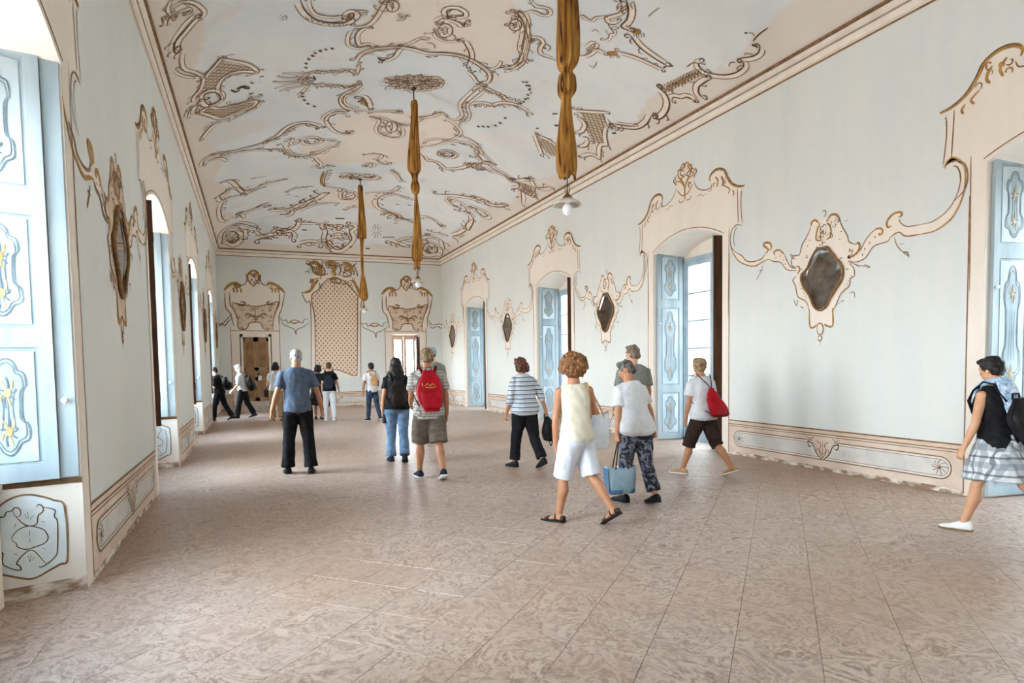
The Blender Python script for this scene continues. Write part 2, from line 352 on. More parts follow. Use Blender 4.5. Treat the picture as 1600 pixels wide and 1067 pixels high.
# painted decoration, in metres on its own surface (kind, line width, points)
P_CEIL=[('d',.017,[-.43,8.88,-.5,8.92,-.62,9.1,-.72,9.26,-.76,9.45,-.73,9.58,-.68,9.46]),
('c',.031,[-.46,8.8,-.54,8.86,-.67,9.06,-.76,9.26,-.79,9.42,-.77,9.6]),
('b',.013,[-.69,9.58,-.73,9.86,-.71,10.11,-.59,10.34,-.51,10.58,-.56,10.91,-.66,11.08,-.69,11.24,-.62,11.31]),
('b',.012,[-.69,8.52,-.56,8.46,-.45,8.59,-.38,8.8,-.43,8.91]),
('b',.01,[-.8,8.75,-.8,8.6,-.73,8.61,-.75,8.48,-.7,8.32]),
('b',.01,[-.66,8.66,-.58,8.64,-.5,8.66,-.59,8.72,-.51,8.74]),
('b',.009,[-.77,8.79,-.72,8.64,-.69,8.77,-.63,8.63]),
('b',.015,[-.5,10.63,-.39,10.4,-.22,10.15,-.09,10.27,.14,10.53,.29,10.83,.26,10.98,.07,10.82,-.12,10.78,-.25,10.98,-.27,11.28,-.23,11.56]),
('b',.011,[-.79,9.99,-.72,10.22,-.56,10.45,-.42,10.45,-.26,10.19,-.23,10.1]),
('d',.018,[-.51,11.34,-.48,11.14,-.38,11.19,-.3,11.35,-.29,11.55,-.36,11.66,-.47,11.6,-.51,11.34]),
('b',.017,[-.2,11.83,-.06,12.01,.13,11.95,.3,11.86]),
('b',.016,[-.73,11.54,-.6,11.44,-.67,11.76,-.45,11.69,-.28,11.92,-.02,11.99,.29,12.06,.25,12.3,.05,12.38,-.14,12.43,-.34,12.43,-.55,12.01,-.66,11.78]),
('b',.018,[-.23,12.58,-.42,12.55,-.57,12.74,-.69,13.02]),
('b',.012,[-.8,11.8,-.74,11.52,-.69,11.44]),
('b',.014,[-.15,12.66,-.03,12.54,.21,12.39,.33,12.14]),
('d',.062,[-.03,11.38,.06,11.34,.15,11.49]),
('d',.031,[-.12,11.33,-.05,11.47,.01,11.43]),
('d',.03,[.31,11.11,.37,11.14]),
('d',.032,[.31,11.81,.36,11.84]),
('d',.031,[.17,11.24,.22,11.32]),
('d',.032,[.15,11.71,.23,11.71]),
('d',.02,[.78,8.98,.86,9.24,1.01,9.49,1.22,9.62,1.42,9.63,1.52,9.51,1.52,9.38,1.46,9.38,1.46,9.48]),
('b',.012,[.91,9.0,.96,9.22,1.07,9.39,1.27,9.44,1.43,9.41]),
('b',.01,[.87,9.38,.91,9.49,.94,9.44]),
('b',.01,[.95,9.43,.98,9.54,1.01,9.49]),
('b',.01,[1.02,9.48,1.06,9.59,1.09,9.54]),
('b',.01,[1.1,9.53,1.14,9.64,1.16,9.59]),
('b',.01,[1.18,9.58,1.22,9.69,1.24,9.64]),
('b',.01,[1.25,9.59,1.29,9.7,1.32,9.65]),
('b',.01,[1.33,9.6,1.37,9.71,1.39,9.66]),
('b',.01,[1.4,9.61,1.44,9.72,1.47,9.66]),
('b',.016,[1.57,9.72,1.69,9.71,1.78,9.6,1.83,9.39,1.86,9.12,1.87,9.0]),
('b',.011,[1.49,9.41,1.57,9.28,1.71,9.3,1.66,9.4]),
('b',.016,[1.93,9.05,1.98,8.97,2.07,9.01,2.11,9.14,2.07,9.25,1.99,9.24,1.94,9.16,1.93,9.05]),
('b',.01,[1.96,9.11,2.08,9.15]),
('b',.01,[2.0,8.98,2.04,9.25]),
('b',.01,[2.14,9.33,2.22,9.38,2.27,9.3,2.25,9.45,2.19,9.49]),
('b',.014,[1.59,9.82,1.57,10.08,1.62,10.31,1.75,10.39,1.87,10.33]),
('d',.016,[1.81,9.77,1.72,9.76,1.66,9.86,1.64,10.04,1.71,10.31,1.81,10.34,1.88,10.29,1.96,10.36]),
('b',.018,[1.75,10.8,1.78,10.59,1.94,10.41,2.18,10.29,2.4,10.24,2.63,10.25,2.84,10.3,3.09,10.21,3.37,10.18,3.64,10.26,3.91,10.42,4.05,10.57,4.11,10.84,4.03,10.99]),
('b',.014,[1.82,10.89,1.85,10.68,1.99,10.52,2.2,10.4,2.31,10.36]),
('b',.014,[2.9,10.39,3.12,10.3,3.36,10.28,3.61,10.35,3.86,10.51,3.99,10.64,4.03,10.84,3.96,10.93]),
('d',.018,[2.4,10.24,2.35,10.37,2.32,10.63,2.16,10.8]),
('d',.018,[3.23,9.74,3.35,9.89,3.5,10.16,3.56,10.53]),
('d',.031,[2.1,10.68,2.18,10.79,2.23,10.74]),
('d',.031,[2.84,10.45,2.92,10.47]),
('d',.031,[2.97,10.43,3.02,10.37]),
('d',.017,[2.74,9.37,2.76,9.26,2.86,9.22,2.82,9.14,2.78,9.02,2.88,8.95,3.01,9.0,3.02,9.09,2.91,9.1]),
('d',.017,[2.86,9.22,3.04,9.26,3.13,9.33,3.11,9.2]),
('b',.017,[2.8,9.57,2.81,9.42,2.88,9.37,2.98,9.44,3.03,9.62,2.97,9.74,2.88,9.73,2.8,9.57]),
('b',.01,[2.82,9.47,2.99,9.64]),
('b',.01,[2.86,9.68,2.95,9.44]),
('b',.013,[2.69,9.75,2.78,9.65,2.85,9.77,3.02,9.83,3.23,9.74]),
('b',.012,[2.72,10.01,2.84,10.01,2.92,10.15]),
('b',.012,[2.46,10.18,2.55,10.07,2.63,9.93,2.73,9.89]),
('d',.029,[3.09,9.31,3.14,9.35]),
('d',.049,[1.33,10.4,1.37,10.45]),
('d',.049,[1.24,10.42,1.28,10.47]),
('d',.049,[1.16,10.46,1.2,10.52]),
('d',.049,[1.09,10.52,1.13,10.57]),
('d',.05,[1.06,10.61,1.1,10.67]),
('d',.05,[1.01,10.72,1.05,10.78]),
('d',.051,[.98,10.86,1.02,10.92]),
('d',.051,[.99,11.01,1.03,11.07]),
('d',.056,[1.0,12.04,1.05,12.11]),
('d',.057,[1.03,12.21,1.07,12.28]),
('d',.058,[1.07,12.38,1.11,12.46]),
('d',.059,[1.15,12.57,1.19,12.65]),
('d',.06,[1.27,12.72,1.32,12.8]),
('d',.056,[4.6,10.42,4.65,10.43]),
('d',.056,[4.68,10.5,4.73,10.51]),
('d',.057,[4.74,10.62,4.79,10.63]),
('d',.058,[4.79,10.79,4.84,10.81]),
('d',.058,[4.81,10.96,4.86,10.98]),
('d',.059,[4.81,11.17,4.86,11.19]),
('d',.06,[4.8,11.32,4.85,11.34]),
('d',.063,[4.8,11.94,4.85,11.96]),
('d',.064,[4.8,12.21,4.86,12.23]),
('d',.065,[4.76,12.38,4.82,12.41]),
('d',.066,[4.67,12.56,4.73,12.58]),
('d',.066,[4.59,12.63,4.65,12.66]),
('d',.066,[4.51,12.7,4.57,12.73]),
('b',.012,[.54,11.44,.81,11.51,1.07,11.45]),
('b',.012,[.59,11.66,.84,11.67,1.08,11.55]),
('b',.011,[.59,11.26,.83,11.38,1.07,11.39]),
('b',.012,[.67,11.82,.93,11.82,1.17,11.7]),
('b',.011,[.7,11.14,.88,11.28,1.06,11.32]),
('b',.011,[.94,11.12,1.02,11.24,1.1,11.25]),
('b',.013,[.97,12.22,1.06,12.03,1.14,11.74]),
('b',.016,[.97,11.65,1.03,11.43,1.14,11.26,1.3,11.33,1.41,11.28,1.57,11.32,1.67,11.21,1.86,11.39,1.9,11.25,1.88,11.02]),
('b',.016,[1.0,11.51,1.18,11.75,1.34,11.73,1.47,11.84,1.63,11.8,1.78,11.95,1.95,11.73]),
('b',.011,[1.17,11.27,1.2,11.16,1.23,11.27]),
('b',.011,[1.22,11.76,1.27,11.93,1.29,11.79]),
('b',.011,[1.25,11.32,1.27,11.2,1.31,11.28]),
('b',.011,[1.3,11.77,1.34,11.91,1.36,11.8]),
('b',.011,[1.32,11.29,1.35,11.24,1.38,11.29]),
('b',.011,[1.37,11.78,1.42,11.89,1.44,11.81]),
('b',.011,[1.4,11.33,1.42,11.19,1.46,11.29]),
('b',.011,[1.45,11.79,1.51,11.96,1.52,11.82]),
('b',.011,[1.47,11.3,1.49,11.22,1.53,11.3]),
('b',.011,[1.53,11.8,1.58,11.93,1.6,11.82]),
('b',.011,[1.55,11.34,1.57,11.25,1.61,11.3]),
('b',.011,[1.61,11.8,1.66,11.9,1.68,11.82]),
('b',.011,[1.62,11.31,1.64,11.19,1.68,11.3]),
('b',.011,[1.69,11.8,1.74,11.97,1.76,11.82]),
('b',.011,[1.7,11.34,1.72,11.22,1.76,11.29]),
('b',.011,[1.77,11.8,1.82,11.93,1.84,11.82]),
('b',.011,[1.77,11.3,1.8,11.25,1.83,11.29]),
('b',.011,[1.85,11.79,1.9,11.9,1.92,11.81]),
('d',.032,[1.03,11.41,1.2,11.52]),
('d',.022,[1.08,11.58,1.2,11.56,1.15,11.37]),
('b',.018,[1.99,11.68,1.87,12.0,1.73,12.23,1.72,12.57,1.86,12.92,2.16,13.05,2.38,12.98]),
('b',.015,[2.03,11.83,1.93,12.16,1.78,12.31,1.78,12.57,1.89,12.78,2.08,12.86]),
('o',.073,[2.09,12.6,2.16,12.48,2.27,12.76]),
('d',.024,[2.07,12.32,2.17,12.42,2.32,12.87]),
('b',.019,[2.39,13.04,2.89,12.9,2.97,12.81]),
('d',.044,[2.85,12.85,3.02,12.85]),
('b',.02,[3.27,13.08,3.55,12.81,3.68,12.55,3.83,12.58]),
('o',.051,[3.63,12.64,3.72,12.52]),
('b',.017,[2.48,13.25,2.8,13.4,3.13,13.56,3.35,13.39,3.47,13.06]),
('b',.023,[2.83,13.74,2.83,13.48,2.92,13.4,3.04,13.56,3.09,13.87,3.02,14.03,2.9,13.97,2.83,13.74]),
('b',.017,[2.52,13.34,2.68,13.44,2.71,14.0,2.93,14.31,3.21,14.28,3.22,13.96,3.09,13.58]),
('b',.015,[2.77,14.05,2.86,14.13]),
('b',.015,[3.15,14.02,3.2,13.82]),
('b',.019,[2.01,13.3,1.76,13.18,1.63,13.43,1.72,13.84,1.94,14.28,2.15,14.34,2.16,14.19]),
('b',.017,[1.55,13.55,1.59,13.27,1.74,13.05,1.93,13.07]),
('d',.041,[2.07,14.28,2.17,14.3]),
('b',.021,[2.01,14.83,1.65,14.76,1.58,14.75]),
('b',.022,[1.26,14.73,1.32,14.59,1.43,14.57,1.55,14.72,1.58,14.85,1.46,14.96,1.33,14.91,1.26,14.73]),
('d',.025,[.45,14.38,.64,14.28,.77,14.14,.94,13.73,1.21,13.65,1.52,13.96]),
('b',.017,[.82,14.17,.99,13.85,1.22,13.76,1.45,13.98]),
('b',.022,[.8,14.76,.99,15.53,1.32,15.85,1.59,15.77,1.77,15.49,2.04,15.07]),
('b',.019,[-.54,14.14,-.24,14.32,.22,14.42,.69,14.31]),
('b',.02,[-.24,14.47,.27,14.69,.82,15.18]),
('d',.04,[.45,14.35,.59,14.3]),
('d',.041,[.51,14.89,.62,15.1]),
('b',.016,[.86,14.56,.98,14.47,.95,14.84,1.1,14.91,1.18,14.62]),
('d',.044,[1.46,15.56,1.56,15.52]),
('d',.04,[1.42,13.95,1.51,14.02]),
('b',.017,[-.74,14.54,-.68,14.24,-.54,14.21,-.37,14.23,-.29,14.56]),
('b',.017,[-.67,14.49,-.53,14.39,-.34,14.58,-.27,14.83]),
('b',.017,[3.04,11.42,3.23,11.4,3.35,11.29,3.24,11.28,3.15,11.39]),
('b',.01,[3.34,11.3,3.48,11.29]),
('b',.017,[3.03,11.47,3.19,11.52,3.35,11.44,3.27,11.39,3.14,11.48]),
('b',.01,[3.33,11.44,3.43,11.49]),
('b',.017,[3.0,11.52,3.08,11.63,3.24,11.6,3.22,11.52,3.07,11.57]),
('b',.011,[3.23,11.6,3.27,11.7]),
('b',.017,[2.94,11.56,2.93,11.71,3.07,11.74,3.1,11.65,2.96,11.64]),
('b',.011,[3.06,11.74,3.03,11.86]),
('b',.017,[2.88,11.59,2.78,11.74,2.85,11.82,2.94,11.73,2.84,11.68]),
('b',.011,[2.85,11.81,2.75,11.93]),
('b',.017,[2.81,11.59,2.64,11.71,2.64,11.83,2.76,11.76,2.73,11.67]),
('b',.01,[2.65,11.81,2.5,11.89]),
('b',.017,[2.76,11.57,2.56,11.63,2.49,11.75,2.61,11.73,2.65,11.62]),
('b',.01,[2.5,11.74,2.34,11.77]),
('b',.017,[2.73,11.53,2.54,11.53,2.41,11.62,2.52,11.65,2.62,11.55]),
('b',.01,[2.43,11.62,2.28,11.59]),
('b',.017,[2.74,11.48,2.59,11.42,2.43,11.48,2.5,11.53,2.64,11.46]),
('b',.01,[2.45,11.48,2.35,11.41]),
('b',.017,[2.77,11.43,2.7,11.32,2.54,11.33,2.56,11.41,2.71,11.38]),
('b',.01,[2.55,11.34,2.52,11.24]),
('b',.017,[2.83,11.39,2.84,11.25,2.71,11.22,2.68,11.31,2.81,11.32]),
('b',.01,[2.72,11.23,2.75,11.12]),
('b',.017,[2.9,11.37,2.99,11.23,2.92,11.15,2.84,11.23,2.93,11.28]),
('b',.01,[2.92,11.16,3.01,11.05]),
('b',.017,[2.96,11.37,3.12,11.24,3.12,11.13,3.0,11.2,3.04,11.29]),
('b',.01,[3.11,11.14,3.25,11.06]),
('b',.017,[3.01,11.38,3.21,11.3,3.27,11.18,3.15,11.22,3.12,11.32]),
('b',.01,[3.26,11.19,3.42,11.14]),
('b',.018,[2.79,11.51,2.8,11.4,2.92,11.34,3.01,11.43,2.97,11.55,2.85,11.6,2.79,11.51]),
('b',.017,[4.03,10.99,3.99,11.28,3.95,11.71,3.97,12.05,4.14,12.44,4.09,12.75,3.89,12.75]),
('b',.015,[4.1,11.07,4.08,11.33,4.03,11.72,4.03,12.01,4.22,12.44,4.18,12.88]),
('b',.019,[4.01,12.03,4.28,11.7,4.47,11.69,4.58,11.45,4.82,11.33,5.1,11.4]),
('b',.017,[3.94,11.26,4.08,11.12,4.28,11.18,4.42,11.18,4.61,11.3,4.82,11.22]),
('d',.016,[3.65,10.67,3.77,10.75,3.96,10.99]),
('d',.028,[3.72,10.68,3.76,10.59]),
('b',.012,[4.14,11.84,4.21,11.94,4.2,11.82]),
('b',.012,[4.12,11.23,4.13,11.13,4.19,11.25]),
('b',.012,[4.21,11.78,4.27,11.83,4.28,11.76]),
('b',.012,[4.21,11.23,4.23,11.13,4.28,11.24]),
('b',.012,[4.29,11.72,4.37,11.82,4.36,11.7]),
('b',.012,[4.3,11.23,4.32,11.13,4.38,11.24]),
('b',.012,[4.37,11.66,4.42,11.71,4.43,11.64]),
('b',.012,[4.39,11.22,4.41,11.12,4.47,11.23]),
('b',.012,[4.44,11.6,4.51,11.69,4.51,11.58]),
('b',.012,[4.48,11.21,4.5,11.11,4.56,11.22]),
('b',.012,[4.51,11.53,4.57,11.58,4.58,11.51]),
('b',.012,[4.57,11.2,4.59,11.1,4.65,11.2]),
('b',.012,[4.58,11.47,4.66,11.56,4.65,11.45]),
('b',.012,[4.66,11.19,4.68,11.08,4.74,11.19]),
('b',.012,[4.65,11.4,4.71,11.44,4.72,11.38]),
('b',.012,[4.75,11.17,4.76,11.06,4.82,11.17]),
('b',.015,[3.61,8.7,3.77,8.72,3.96,8.95,4.1,9.32,4.19,9.62,4.25,9.97,4.14,10.23]),
('b',.012,[3.98,8.87,4.16,9.2,4.32,9.74,4.36,10.02,4.23,10.35]),
('d',.016,[3.73,9.01,3.72,8.88,3.79,8.83,3.88,8.9,3.91,9.04,3.86,9.12,3.78,9.1,3.73,9.01]),
('b',.011,[3.73,8.94,3.89,9.01]),
('b',.012,[3.83,9.1,3.8,8.85]),
('d',.032,[4.06,10.29,4.13,10.19]),
('b',.013,[4.0,10.42,4.06,10.24,4.04,10.07]),
('b',.016,[3.92,12.86,4.11,13.0,4.31,13.29,4.27,13.7,4.06,14.28,3.81,14.62]),
('b',.02,[3.79,14.3,3.98,14.01,4.38,13.85,4.67,13.73,4.96,13.91,5.41,14.19]),
('b',.018,[4.32,13.5,4.57,13.43,4.91,13.62]),
('d',.021,[4.31,14.68,4.37,14.5,4.51,14.49,4.57,14.67,4.47,14.84,4.35,14.83,4.31,14.68]),
('d',.043,[4.34,14.02,4.45,14.0]),
('b',.009,[.56,9.36,.61,9.31,.63,9.41,.55,9.42]),
('b',.009,[.53,9.33,.56,9.26]),
('b',.015,[4.76,7.63,4.84,7.7,4.89,7.83,4.82,7.98,4.79,8.06,4.87,8.14,4.97,8.1,5.0,7.98]),
('d',.021,[4.84,7.57,4.96,7.72,5.04,7.89,5.06,8.07,5.21,8.06]),
('b',.011,[4.92,7.52,4.92,7.6,4.99,7.65]),
('b',.011,[5.22,7.63,5.22,7.52,5.23,7.38]),
('o',.083,[5.23,8.06,5.27,8.0,5.33,7.98]),
('o',.079,[5.24,8.75,5.29,8.67,5.35,8.63]),
('d',.012,[5.26,8.05,5.31,8.11]),
('d',.012,[5.28,8.74,5.32,8.79]),
('d',.012,[5.29,8.03,5.34,8.09]),
('d',.012,[5.3,8.72,5.34,8.77]),
('d',.012,[5.31,8.0,5.36,8.06]),
('d',.012,[5.33,8.69,5.36,8.74]),
('d',.012,[5.33,7.98,5.39,8.04]),
('d',.012,[5.35,8.66,5.39,8.71]),
('d',.012,[5.36,7.95,5.41,8.01]),
('d',.012,[5.37,8.64,5.41,8.69]),
('d',.019,[5.26,8.14,5.49,8.24,5.73,8.26,5.95,8.24]),
('b',.015,[5.31,8.57,5.53,8.46,5.76,8.39,5.97,8.33]),
('b',.015,[4.97,9.09,5.03,8.95,5.04,8.76,5.21,8.73]),
('b',.013,[4.95,8.86,4.96,8.75,4.98,8.66,5.01,8.76,4.99,8.88]),
('d',.039,[5.95,8.31,5.97,8.25]),
('d',.034,[6.0,8.19,6.02,8.16]),
('b',.011,[5.03,8.51,5.06,8.43,5.03,8.32,5.06,8.26,4.98,8.2,5.01,8.12]),
('b',.009,[4.81,8.45,4.82,8.38,4.89,8.4]),
('b',.01,[5.17,9.2,5.26,9.21,5.22,9.03]),
('d',.015,[6.32,6.57,6.33,6.75,6.36,6.88]),
('d',.043,[6.39,6.93,6.46,6.89]),
('d',.015,[6.47,6.87,6.52,6.95,6.52,7.07,6.45,7.24]),
('d',.016,[6.51,7.24,6.57,7.29,6.59,7.46,6.54,7.63,6.43,7.78,6.31,7.85,6.21,7.81,6.22,7.73]),
('b',.013,[6.47,7.47,6.44,7.4,6.47,7.34]),
('b',.015,[6.15,8.01,6.15,7.86,6.21,7.79]),
('d',.034,[6.21,6.87,6.23,6.84]),
('b',.01,[6.23,6.83,6.28,6.79,6.31,6.81]),
('b',.014,[6.2,8.66,6.29,8.71,6.21,8.58,6.3,8.64,6.21,8.51,6.3,8.56,6.22,8.44,6.31,8.49,6.23,8.37,6.32,8.42,6.24,8.3,6.33,8.35,6.24,8.23,6.33,8.28,6.25,8.16,6.34,8.21,6.25,8.09,6.34,8.14,6.27,8.03,6.35,8.07,6.27,7.96,6.35,8.0,6.28,7.9,6.36,7.94]),
('d',.022,[6.18,8.74,6.31,8.74,6.46,8.85,6.57,9.07,6.6,9.29,6.54,9.39,6.48,9.35]),
('d',.02,[6.48,9.39,6.55,9.62,6.55,9.88,6.45,10.09,6.28,10.3]),
('b',.015,[6.25,10.21,6.41,10.03,6.5,9.86]),
('b',.016,[6.44,8.76,6.42,8.68,6.5,8.59,6.53,8.47,6.64,8.45]),
('d',.018,[6.65,8.27,6.56,8.25,6.49,8.15,6.48,8.04,6.48,7.88]),
('d',.035,[6.64,8.47,6.65,8.42]),
('d',.041,[6.2,8.74,6.21,8.69]),
('b',.012,[6.41,7.94,6.44,7.86,6.5,7.86]),
('b',.017,[5.61,10.53,5.79,10.31,5.99,10.04]),
('b',.019,[6.24,10.4,6.37,10.68,6.52,10.88,6.48,11.05,6.66,11.42,6.52,11.51,6.46,11.8]),
('b',.02,[6.26,11.16,6.18,11.08,6.12,11.16]),
('b',.019,[6.27,11.15,6.32,11.34,6.28,11.52]),
('b',.018,[5.73,10.68,5.85,10.66,5.99,10.76,6.06,10.99,6.03,11.16]),
('b',.016,[6.02,10.21,6.24,10.4,6.28,10.31]),
('b',.019,[5.53,12.03,5.67,12.21,5.98,12.62]),
('b',.019,[5.55,12.0,5.73,11.93,6.03,11.95]),
('d',.047,[6.37,10.48,6.4,10.4]),
('d',.051,[5.43,11.8,5.45,11.74]),
('d',.062,[5.61,11.35,5.69,11.27]),
('d',.042,[5.41,11.03,5.47,10.93]),
('d',.056,[4.56,10.46,4.6,10.47]),
('d',.056,[4.65,10.52,4.69,10.53]),
('d',.057,[4.74,10.58,4.77,10.58]),
('d',.057,[4.81,10.69,4.84,10.69]),
('d',.058,[4.84,10.9,4.88,10.91]),
('d',.059,[4.83,11.08,4.87,11.09]),
('b',.015,[3.64,8.69,3.75,8.72,3.89,8.87,4.01,9.09,4.13,9.48,4.19,9.6]),
('b',.012,[3.77,8.65,3.89,8.74,4.02,9.04,4.16,9.25]),
('b',.015,[4.16,9.25,4.22,9.13,4.33,9.19,4.36,9.38,4.47,9.51,4.74,9.48]),
('d',.045,[4.42,9.3,4.46,9.28]),
('b',.014,[4.4,9.29,4.43,9.18,4.51,9.23,4.51,9.34]),
('b',.015,[4.22,10.11,4.23,9.86,4.18,9.67]),
('b',.014,[4.26,10.2,4.3,9.87,4.38,9.73]),
('b',.013,[3.77,8.63,3.89,8.51,4.07,8.52,4.1,8.43,4.01,8.4,3.88,8.43,3.76,8.33]),
('b',.011,[4.5,8.32,4.52,8.22,4.66,8.24,4.68,8.14,4.77,8.02]),
('b',.022,[.82,15.07,.92,15.51,1.14,15.79,1.39,15.84,1.53,15.65]),
('b',.02,[1.56,15.97,1.64,16.27,1.76,16.58,1.72,16.83]),
('d',.04,[1.57,16.75,1.64,16.76]),
('b',.022,[1.87,16.9,1.94,16.7,2.11,16.7]),
('o',.049,[1.94,17.22,1.97,18.13,2.13,18.75]),
('b',.023,[2.02,17.12,2.02,17.9,2.15,18.63,2.57,18.84,2.62,19.23,2.51,19.18]),
('b',.024,[3.34,19.04,3.81,18.77,4.04,18.39,4.08,17.96]),
('b',.021,[3.55,16.68,3.8,16.97,4.0,17.41]),
('b',.018,[2.86,16.55,3.0,16.3,3.02,16.6,2.86,16.55]),
('b',.018,[2.75,15.71,2.87,15.58,3.13,15.58,3.15,15.85,3.03,15.99]),
('b',.019,[3.07,16.07,3.32,16.27,3.37,16.09]),
('b',.037,[2.53,17.57,2.62,17.37,2.78,17.62,2.91,17.41,3.08,17.51,3.24,17.33,3.19,17.59,2.97,17.61,2.74,17.78,2.53,17.62]),
('b',.017,[2.5,17.86,2.36,17.94]),
('b',.017,[3.34,17.7,3.55,17.61]),
('b',.048,[-.07,20.07,.16,20.06,.35,20.04,.55,20.06,.65,20.09]),
('b',.05,[.77,20.82,.98,20.94,1.26,21.07,1.45,20.71,1.65,20.48,1.83,20.16,1.95,19.96,2.1,19.41]),
('b',.028,[1.5,21.45,1.83,21.0,2.15,20.65,2.63,20.48]),
('d',.054,[-.13,19.96,-.03,20.05]),
('b',.03,[1.16,21.76,1.33,21.65,1.35,21.28]),
('b',.032,[1.55,21.06,1.75,20.98,1.96,20.11]),
('b',.025,[-.56,17.38,-.44,17.25,-.28,17.13,-.09,17.25,.04,17.9]),
('b',.024,[-.41,16.33,-.21,16.44,-.04,17.33,.1,17.86,.39,17.73,.59,17.59,.79,17.65,.99,17.59]),
('b',.026,[.01,18.1,.19,18.09,.45,17.92]),
('d',.049,[.19,16.83,.31,16.88]),
('d',.031,[.32,16.9,.54,16.96]),
('b',.023,[-.53,17.27,-.49,17.86,-.38,17.83,-.04,18.01,.1,18.22]),
('d',.049,[.93,17.55,1.02,17.59]),
('d',.053,[1.11,18.96,1.19,19.01]),
('d',.054,[1.12,19.27,1.22,19.33]),
('d',.055,[1.38,19.58,1.48,19.63]),
('b',.021,[1.15,18.92,1.29,18.68,1.58,18.67]),
('d',.044,[1.6,18.58,1.8,18.66]),
('b',.037,[-.57,22.42,-.47,21.92,-.3,22.22,-.19,23.09,-.26,23.35,-.44,23.44,-.54,23.02,-.43,22.81,-.33,23.22]),
('b',.033,[-.69,23.13,-.61,21.86,-.45,21.33,-.28,21.19,-.05,21.56,.27,22.57]),
('d',.061,[.16,22.2,.3,22.59]),
('d',.074,[-.11,23.23,-.03,23.25]),
('b',.039,[.37,23.24,.67,23.1,.97,22.96]),
('b',.03,[-.27,22.11,-.06,22.74,-.03,23.16]),
('b',.031,[.38,22.77,.52,22.94,.67,23.04]),
('b',.028,[-.22,21.66,.01,22.5,.19,22.85]),
('d',.053,[.37,23.23,.45,23.24]),
('b',.034,[.96,22.65,1.19,22.69,1.41,22.6,1.55,22.38,1.59,22.01]),
('b',.034,[1.01,22.89,.97,22.71,1.19,22.75,1.46,22.82,1.47,23.15]),
('d',.064,[1.77,22.59,1.94,22.59]),
('b',.029,[1.61,22.16,1.83,22.13,2.21,22.12]),
('b',.031,[1.72,23.36,2.06,23.22,2.38,23.25]),
('b',.036,[2.45,22.27,2.6,22.6,2.6,23.05,2.84,23.39,3.06,23.49,3.28,23.3,3.44,22.91,3.31,22.53,3.42,22.22,3.21,22.1]),
('b',.034,[2.76,22.23,2.96,22.5,3.07,22.19,2.9,22.14,2.76,22.23]),
('d',.073,[2.76,21.76,3.05,21.73]),
('b',.032,[2.64,22.17,2.48,22.19,2.47,22.41]),
('b',.036,[2.39,23.31,2.57,23.12,2.76,23.45,2.95,23.32,3.09,23.4]),
('b',.028,[2.77,22.72,2.96,22.63,3.17,22.71]),
('b',.029,[2.76,22.98,2.99,22.89,3.24,22.96]),
('d',.057,[3.41,23.32,3.51,23.33]),
('b',.028,[2.81,19.67,2.82,19.24,2.95,19.2,3.08,19.58,3.04,19.95,2.93,19.99,2.81,19.67]),
('d',.061,[2.9,21.04,2.99,21.02]),
('b',.024,[2.99,20.99,3.12,20.88,3.24,20.68]),
('b',.023,[-.48,18.15,-.56,18.77,-.55,19.8,-.46,20.32]),
('d',.05,[2.61,20.72,2.7,20.76]),
('b',.024,[2.68,19.21,2.72,19.76,2.82,20.03]),
('b',.022,[3.06,19.23,3.18,19.76]),
('b',.024,[-.23,20.46,-.13,20.18,-.04,20.82]),
('b',.024,[3.96,15.11,4.16,15.43,4.35,15.36,4.61,15.61,4.78,15.57,4.99,15.25,5.11,14.88,5.36,14.72]),
('b',.019,[5.01,14.07,4.97,13.87,4.85,13.76]),
('b',.024,[4.98,14.3,5.04,14.14,5.2,14.28,5.39,14.14]),
('d',.045,[5.23,14.28,5.36,14.15]),
('d',.024,[5.28,14.34,5.59,14.44,5.99,14.43]),
('b',.02,[5.16,14.83,5.5,14.6,5.98,14.49]),
('d',.062,[5.25,14.93,5.39,14.72]),
('d',.054,[5.96,14.47,6.02,14.37]),
('d',.047,[4.42,15.5,4.51,15.5]),
('b',.017,[4.94,14.91,4.94,14.77,5.01,14.93]),
('b',.02,[6.08,14.44,6.21,14.48,6.26,14.71]),
('b',.017,[5.02,14.98,4.98,14.72,5.05,14.87]),
('b',.02,[6.14,14.41,6.27,14.47,6.32,14.69]),
('b',.017,[5.03,14.8,5.02,14.66,5.09,14.82]),
('b',.02,[6.2,14.39,6.33,14.45,6.39,14.68]),
('b',.017,[5.11,14.87,5.07,14.61,5.13,14.76]),
('b',.02,[6.26,14.37,6.4,14.44,6.45,14.66]),
('b',.017,[5.11,14.69,5.11,14.55,5.17,14.7]),
('b',.02,[6.31,14.34,6.46,14.42,6.51,14.64]),
('b',.017,[5.19,14.75,5.15,14.5,5.21,14.64]),
('b',.02,[6.37,14.32,6.52,14.4,6.57,14.62]),
('b',.017,[5.19,14.58,5.19,14.44,5.25,14.59]),
('b',.02,[6.43,14.29,6.58,14.38,6.63,14.6]),
('b',.023,[6.02,14.45,6.16,13.96,6.28,13.89,6.48,14.06,6.62,13.64]),
('d',.075,[6.14,14.06,6.22,13.9]),
('b',.021,[6.18,14.92,6.31,14.69,6.62,15.34]),
('d',.048,[6.18,14.92,6.24,14.83]),
('b',.021,[6.46,14.1,6.54,14.34,6.66,14.47]),
('d',.053,[4.85,17.52,4.97,17.46]),
('b',.031,[5.05,17.63,5.28,17.26,5.63,16.84,5.91,16.66,6.09,16.58]),
('b',.029,[5.35,17.7,5.55,17.9,5.71,17.86]),
('d',.074,[5.59,17.97,5.72,17.87]),
('b',.028,[6.18,16.44,6.29,16.29,6.36,15.93]),
('b',.025,[5.92,17.4,6.11,17.24,6.4,17.24,6.34,17.57,6.01,17.35]),
('b',.03,[5.83,18.22,6.0,17.97,6.29,18.18,6.48,19.2,6.3,19.01,6.25,18.28]),
